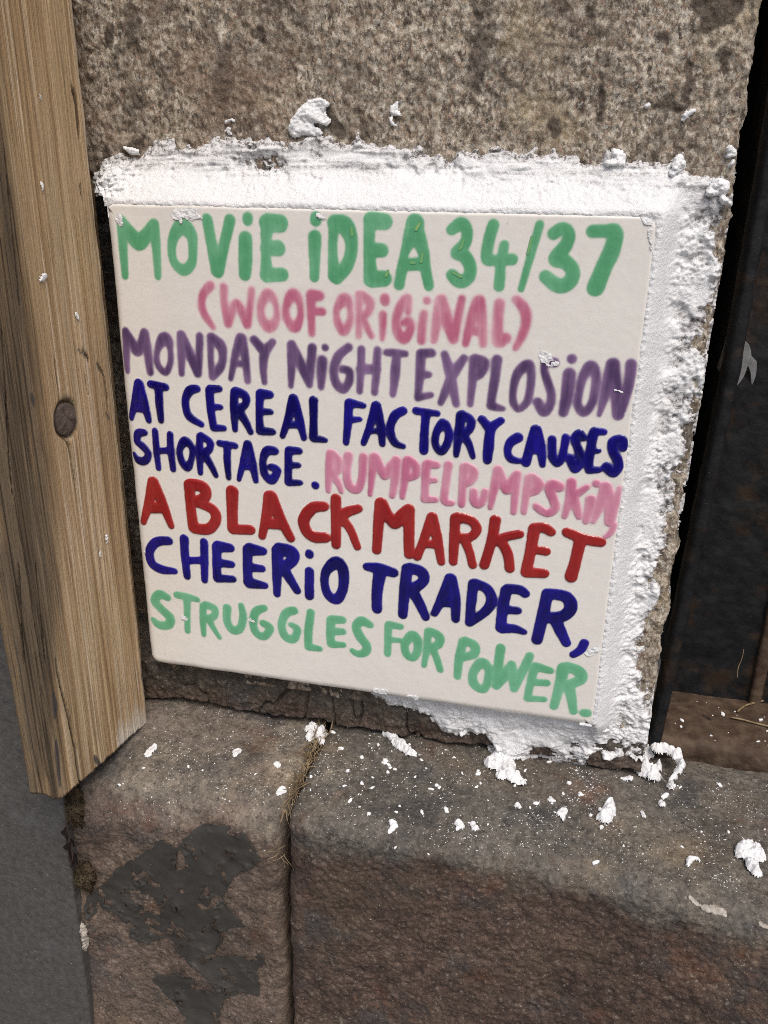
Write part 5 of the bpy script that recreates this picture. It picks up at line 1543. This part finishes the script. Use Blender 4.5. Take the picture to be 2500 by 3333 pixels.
def dirt(name, u0, v0, ru, rv, n, label, rs, y=-0.0350):
    """a clod: bumpy mass with rootlets sticking out of it"""
    c = hit(u0 * K0, v0 * K0, 1, y)
    k = K0 / px_per_m(c)
    bm = bmesh.new()
    bmesh.ops.create_icosphere(bm, subdivisions=5, radius=1.0)
    co = np.array([v.co[:] for v in bm.verts])
    f = 1 + 0.75 * fbm(co, 1.6, 3, off=rs.randint(99)) + 0.35 * fbm(co, 7, 3, off=3)
    for v, q, g in zip(bm.verts, co, f): v.co = Vector((q[0] * g * ru * k, q[1] * g * 0.0020, q[2] * g * rv * k))
    for fc in bm.faces: fc.smooth = True
    me = bpy.data.meshes.new(name)
    bm.to_mesh(me)
    bm.free()
    o = link_mesh(name, me, DIRT, None, tuple(c))
    tag(o, label, 'dirt clod')
    cv = []
    for i in range(n):
        a = rs.uniform(0, 6.28)
        rr = math.sqrt(rs.rand())
        p = np.array((math.cos(a) * rr * ru * k * 0.95, -0.0018 * math.sqrt(max(0.05, 1 - rr * rr)) - 0.0004, math.sin(a) * rr * rv * k * 0.95))
        cv.append((strand(p, rs.normal(size=3) * np.array([1, 0.15, 1]), rs.uniform(0.0010, 0.0036), 0.4, rs), rs.uniform(0.00005, 0.00011)))
    V, Q = tubes(cv, 4)
    r = link_mesh('rootlets', mesh_arrays('rootlets', V, Q), ROOT, o, tuple(c))
    return o


dirt('dirt_clod', 158, 1742, 24, 46, 260, 'dark dirt clod with rootlets under the foot of the timber post', rs)
dirt('dirt_clod', 182, 1892, 24, 34, 200, 'dirt clod with straw bits between the slab and the peeling paint', rs)
dirt('dirt_clod', 172, 2010, 13, 48, 90, 'narrow strip of dirt below the straw bits, against the slab', rs, -0.0345)
dirt('dirt_clod', 186, 2150, 12, 75, 110, 'lowest strip of dirt between slab and ledge stone', rs, -0.0345)


def leaf(u0, v0, u1, v1, wid, label):
    a, b = hit(u0 * K0, v0 * K0, 1, -0.0400), hit(u1 * K0, v1 * K0, 1, -0.0385)
    n, mm = 24, 11
    P = np.zeros((n, mm, 3))
    ax = b - a
    sd_ = np.cross(ax, (0.25, -1, 0))
    sd_ /= np.linalg.norm(sd_)
    for i in range(n):
        t = i / (n - 1)
        wv = wid * math.sin(math.pi * t ** 0.8) ** 0.8
        for j in range(mm):
            s = (j / (mm - 1) - 0.5) * 2
            P[i, j] = a + ax * t + sd_ * s * wv + np.array((0, -0.0022 * abs(s) - 0.0012 * math.sin(5 * t + 2 * s), 0))
    P += 0.0004 * fbm(P.reshape(-1, 3), 300, 2, off=150).reshape(n, mm, 1)
    o = link_mesh('dead_leaf', grid_mesh('dead_leaf', P, origin=tuple(a)), LEAF, None, tuple(a))
    so = o.modifiers.new('thickness', 'SOLIDIFY')
    so.thickness = 0.00015
    tag(o, label, 'leaf')


leaf(147, 1778, 158, 1832, 0.0014, 'dark curled dead leaf tucked under the dirt at the slab edge')
leaf(152, 1810, 164, 1860, 0.0016, 'lower dark dead leaf above the pale chip at the slab edge')
blob('mortar_chip', 'front', '152,1858,6 153,1866,8 156,1876,7', 0.0014, 'pale mortar chip against the slab edge', 'mortar chip', mat=PALEROCK, seed=95, rough=0.4)
blob('mortar_chip', 'front', '178,1998,9 182,2030,10 178,2060,7', 0.0022, 'tall pale pink mortar chip lower down the slab edge', 'mortar chip', mat=PALEROCK, seed=96, rough=0.4)


def fibre(name, pts, r, label, cat, mat, ax, val, lift=0.0006):
    P = np.array([hit(u * K0, v * K0, ax, val) + lift * (UPV['ledge'] if ax == 2 else -np.array([0, 1.0, 0])) for u, v in pts])
    Pn = []
    for i in range(len(P) - 1):
        p0, p1, p2, p3 = P[max(i - 1, 0)], P[i], P[i + 1], P[min(i + 2, len(P) - 1)]
        for t in np.arange(6) / 6: Pn.append(0.5 * (2 * p1 + (p2 - p0) * t + (2 * p0 - 5 * p1 + 4 * p2 - p3) * t * t + (3 * p1 - p0 - 3 * p2 + p3) * t ** 3))
    Pn.append(P[-1])
    V, Q = tubes([(np.array(Pn), r)], 6)
    o = np.array(Pn).mean(0)
    tag(link_mesh(name, mesh_arrays(name, V - o, Q), mat, None, tuple(o)), label, cat)


fibre('fibre', [(1280, 1630), (1330, 1638), (1375, 1655), (1420, 1680), (1450, 1708)], 0.00010, 'long pale curved hair lying on the ledge below the filler', 'fibre', HAIR, 2, LEDGE_Z - 0.0005, 0.0012)
fibre('fibre', [(615, 1700), (628, 1720), (632, 1745), (622, 1770)], 0.00009, 'thin dark hair lying on the ledge beside the joint', 'fibre', STRAW, 2, LEDGE_Z - 0.001, 0.0012)
fibre('grass_stem', [(1578, 1552), (1600, 1556), (1630, 1564), (1665, 1572), (1720, 1580)], 0.00030, 'straight dry grass stem on the rusty sill', 'grass stem', STRAW, 2, -0.0880, 0.0005)
fibre('grass_stem', [(1592, 1540), (1608, 1527), (1640, 1518), (1665, 1514), (1720, 1520)], 0.00038, 'bowed dry grass stem on the rusty sill behind the straight one', 'grass stem', STRAW, 2, -0.0880, 0.0005)
fibre('grass_stem', [(1592, 1462), (1594, 1440), (1602, 1420), (1606, 1400)], 0.00015, 'upright thin dry stem in front of the door leaf', 'grass stem', STRAW, 1, 0.0465)
fibre('twig', [(1518, 1546), (1528, 1551), (1537, 1557)], 0.00022, 'short dark twig on the rusty sill', 'twig', LEAF, 2, -0.0880, 0.0004)
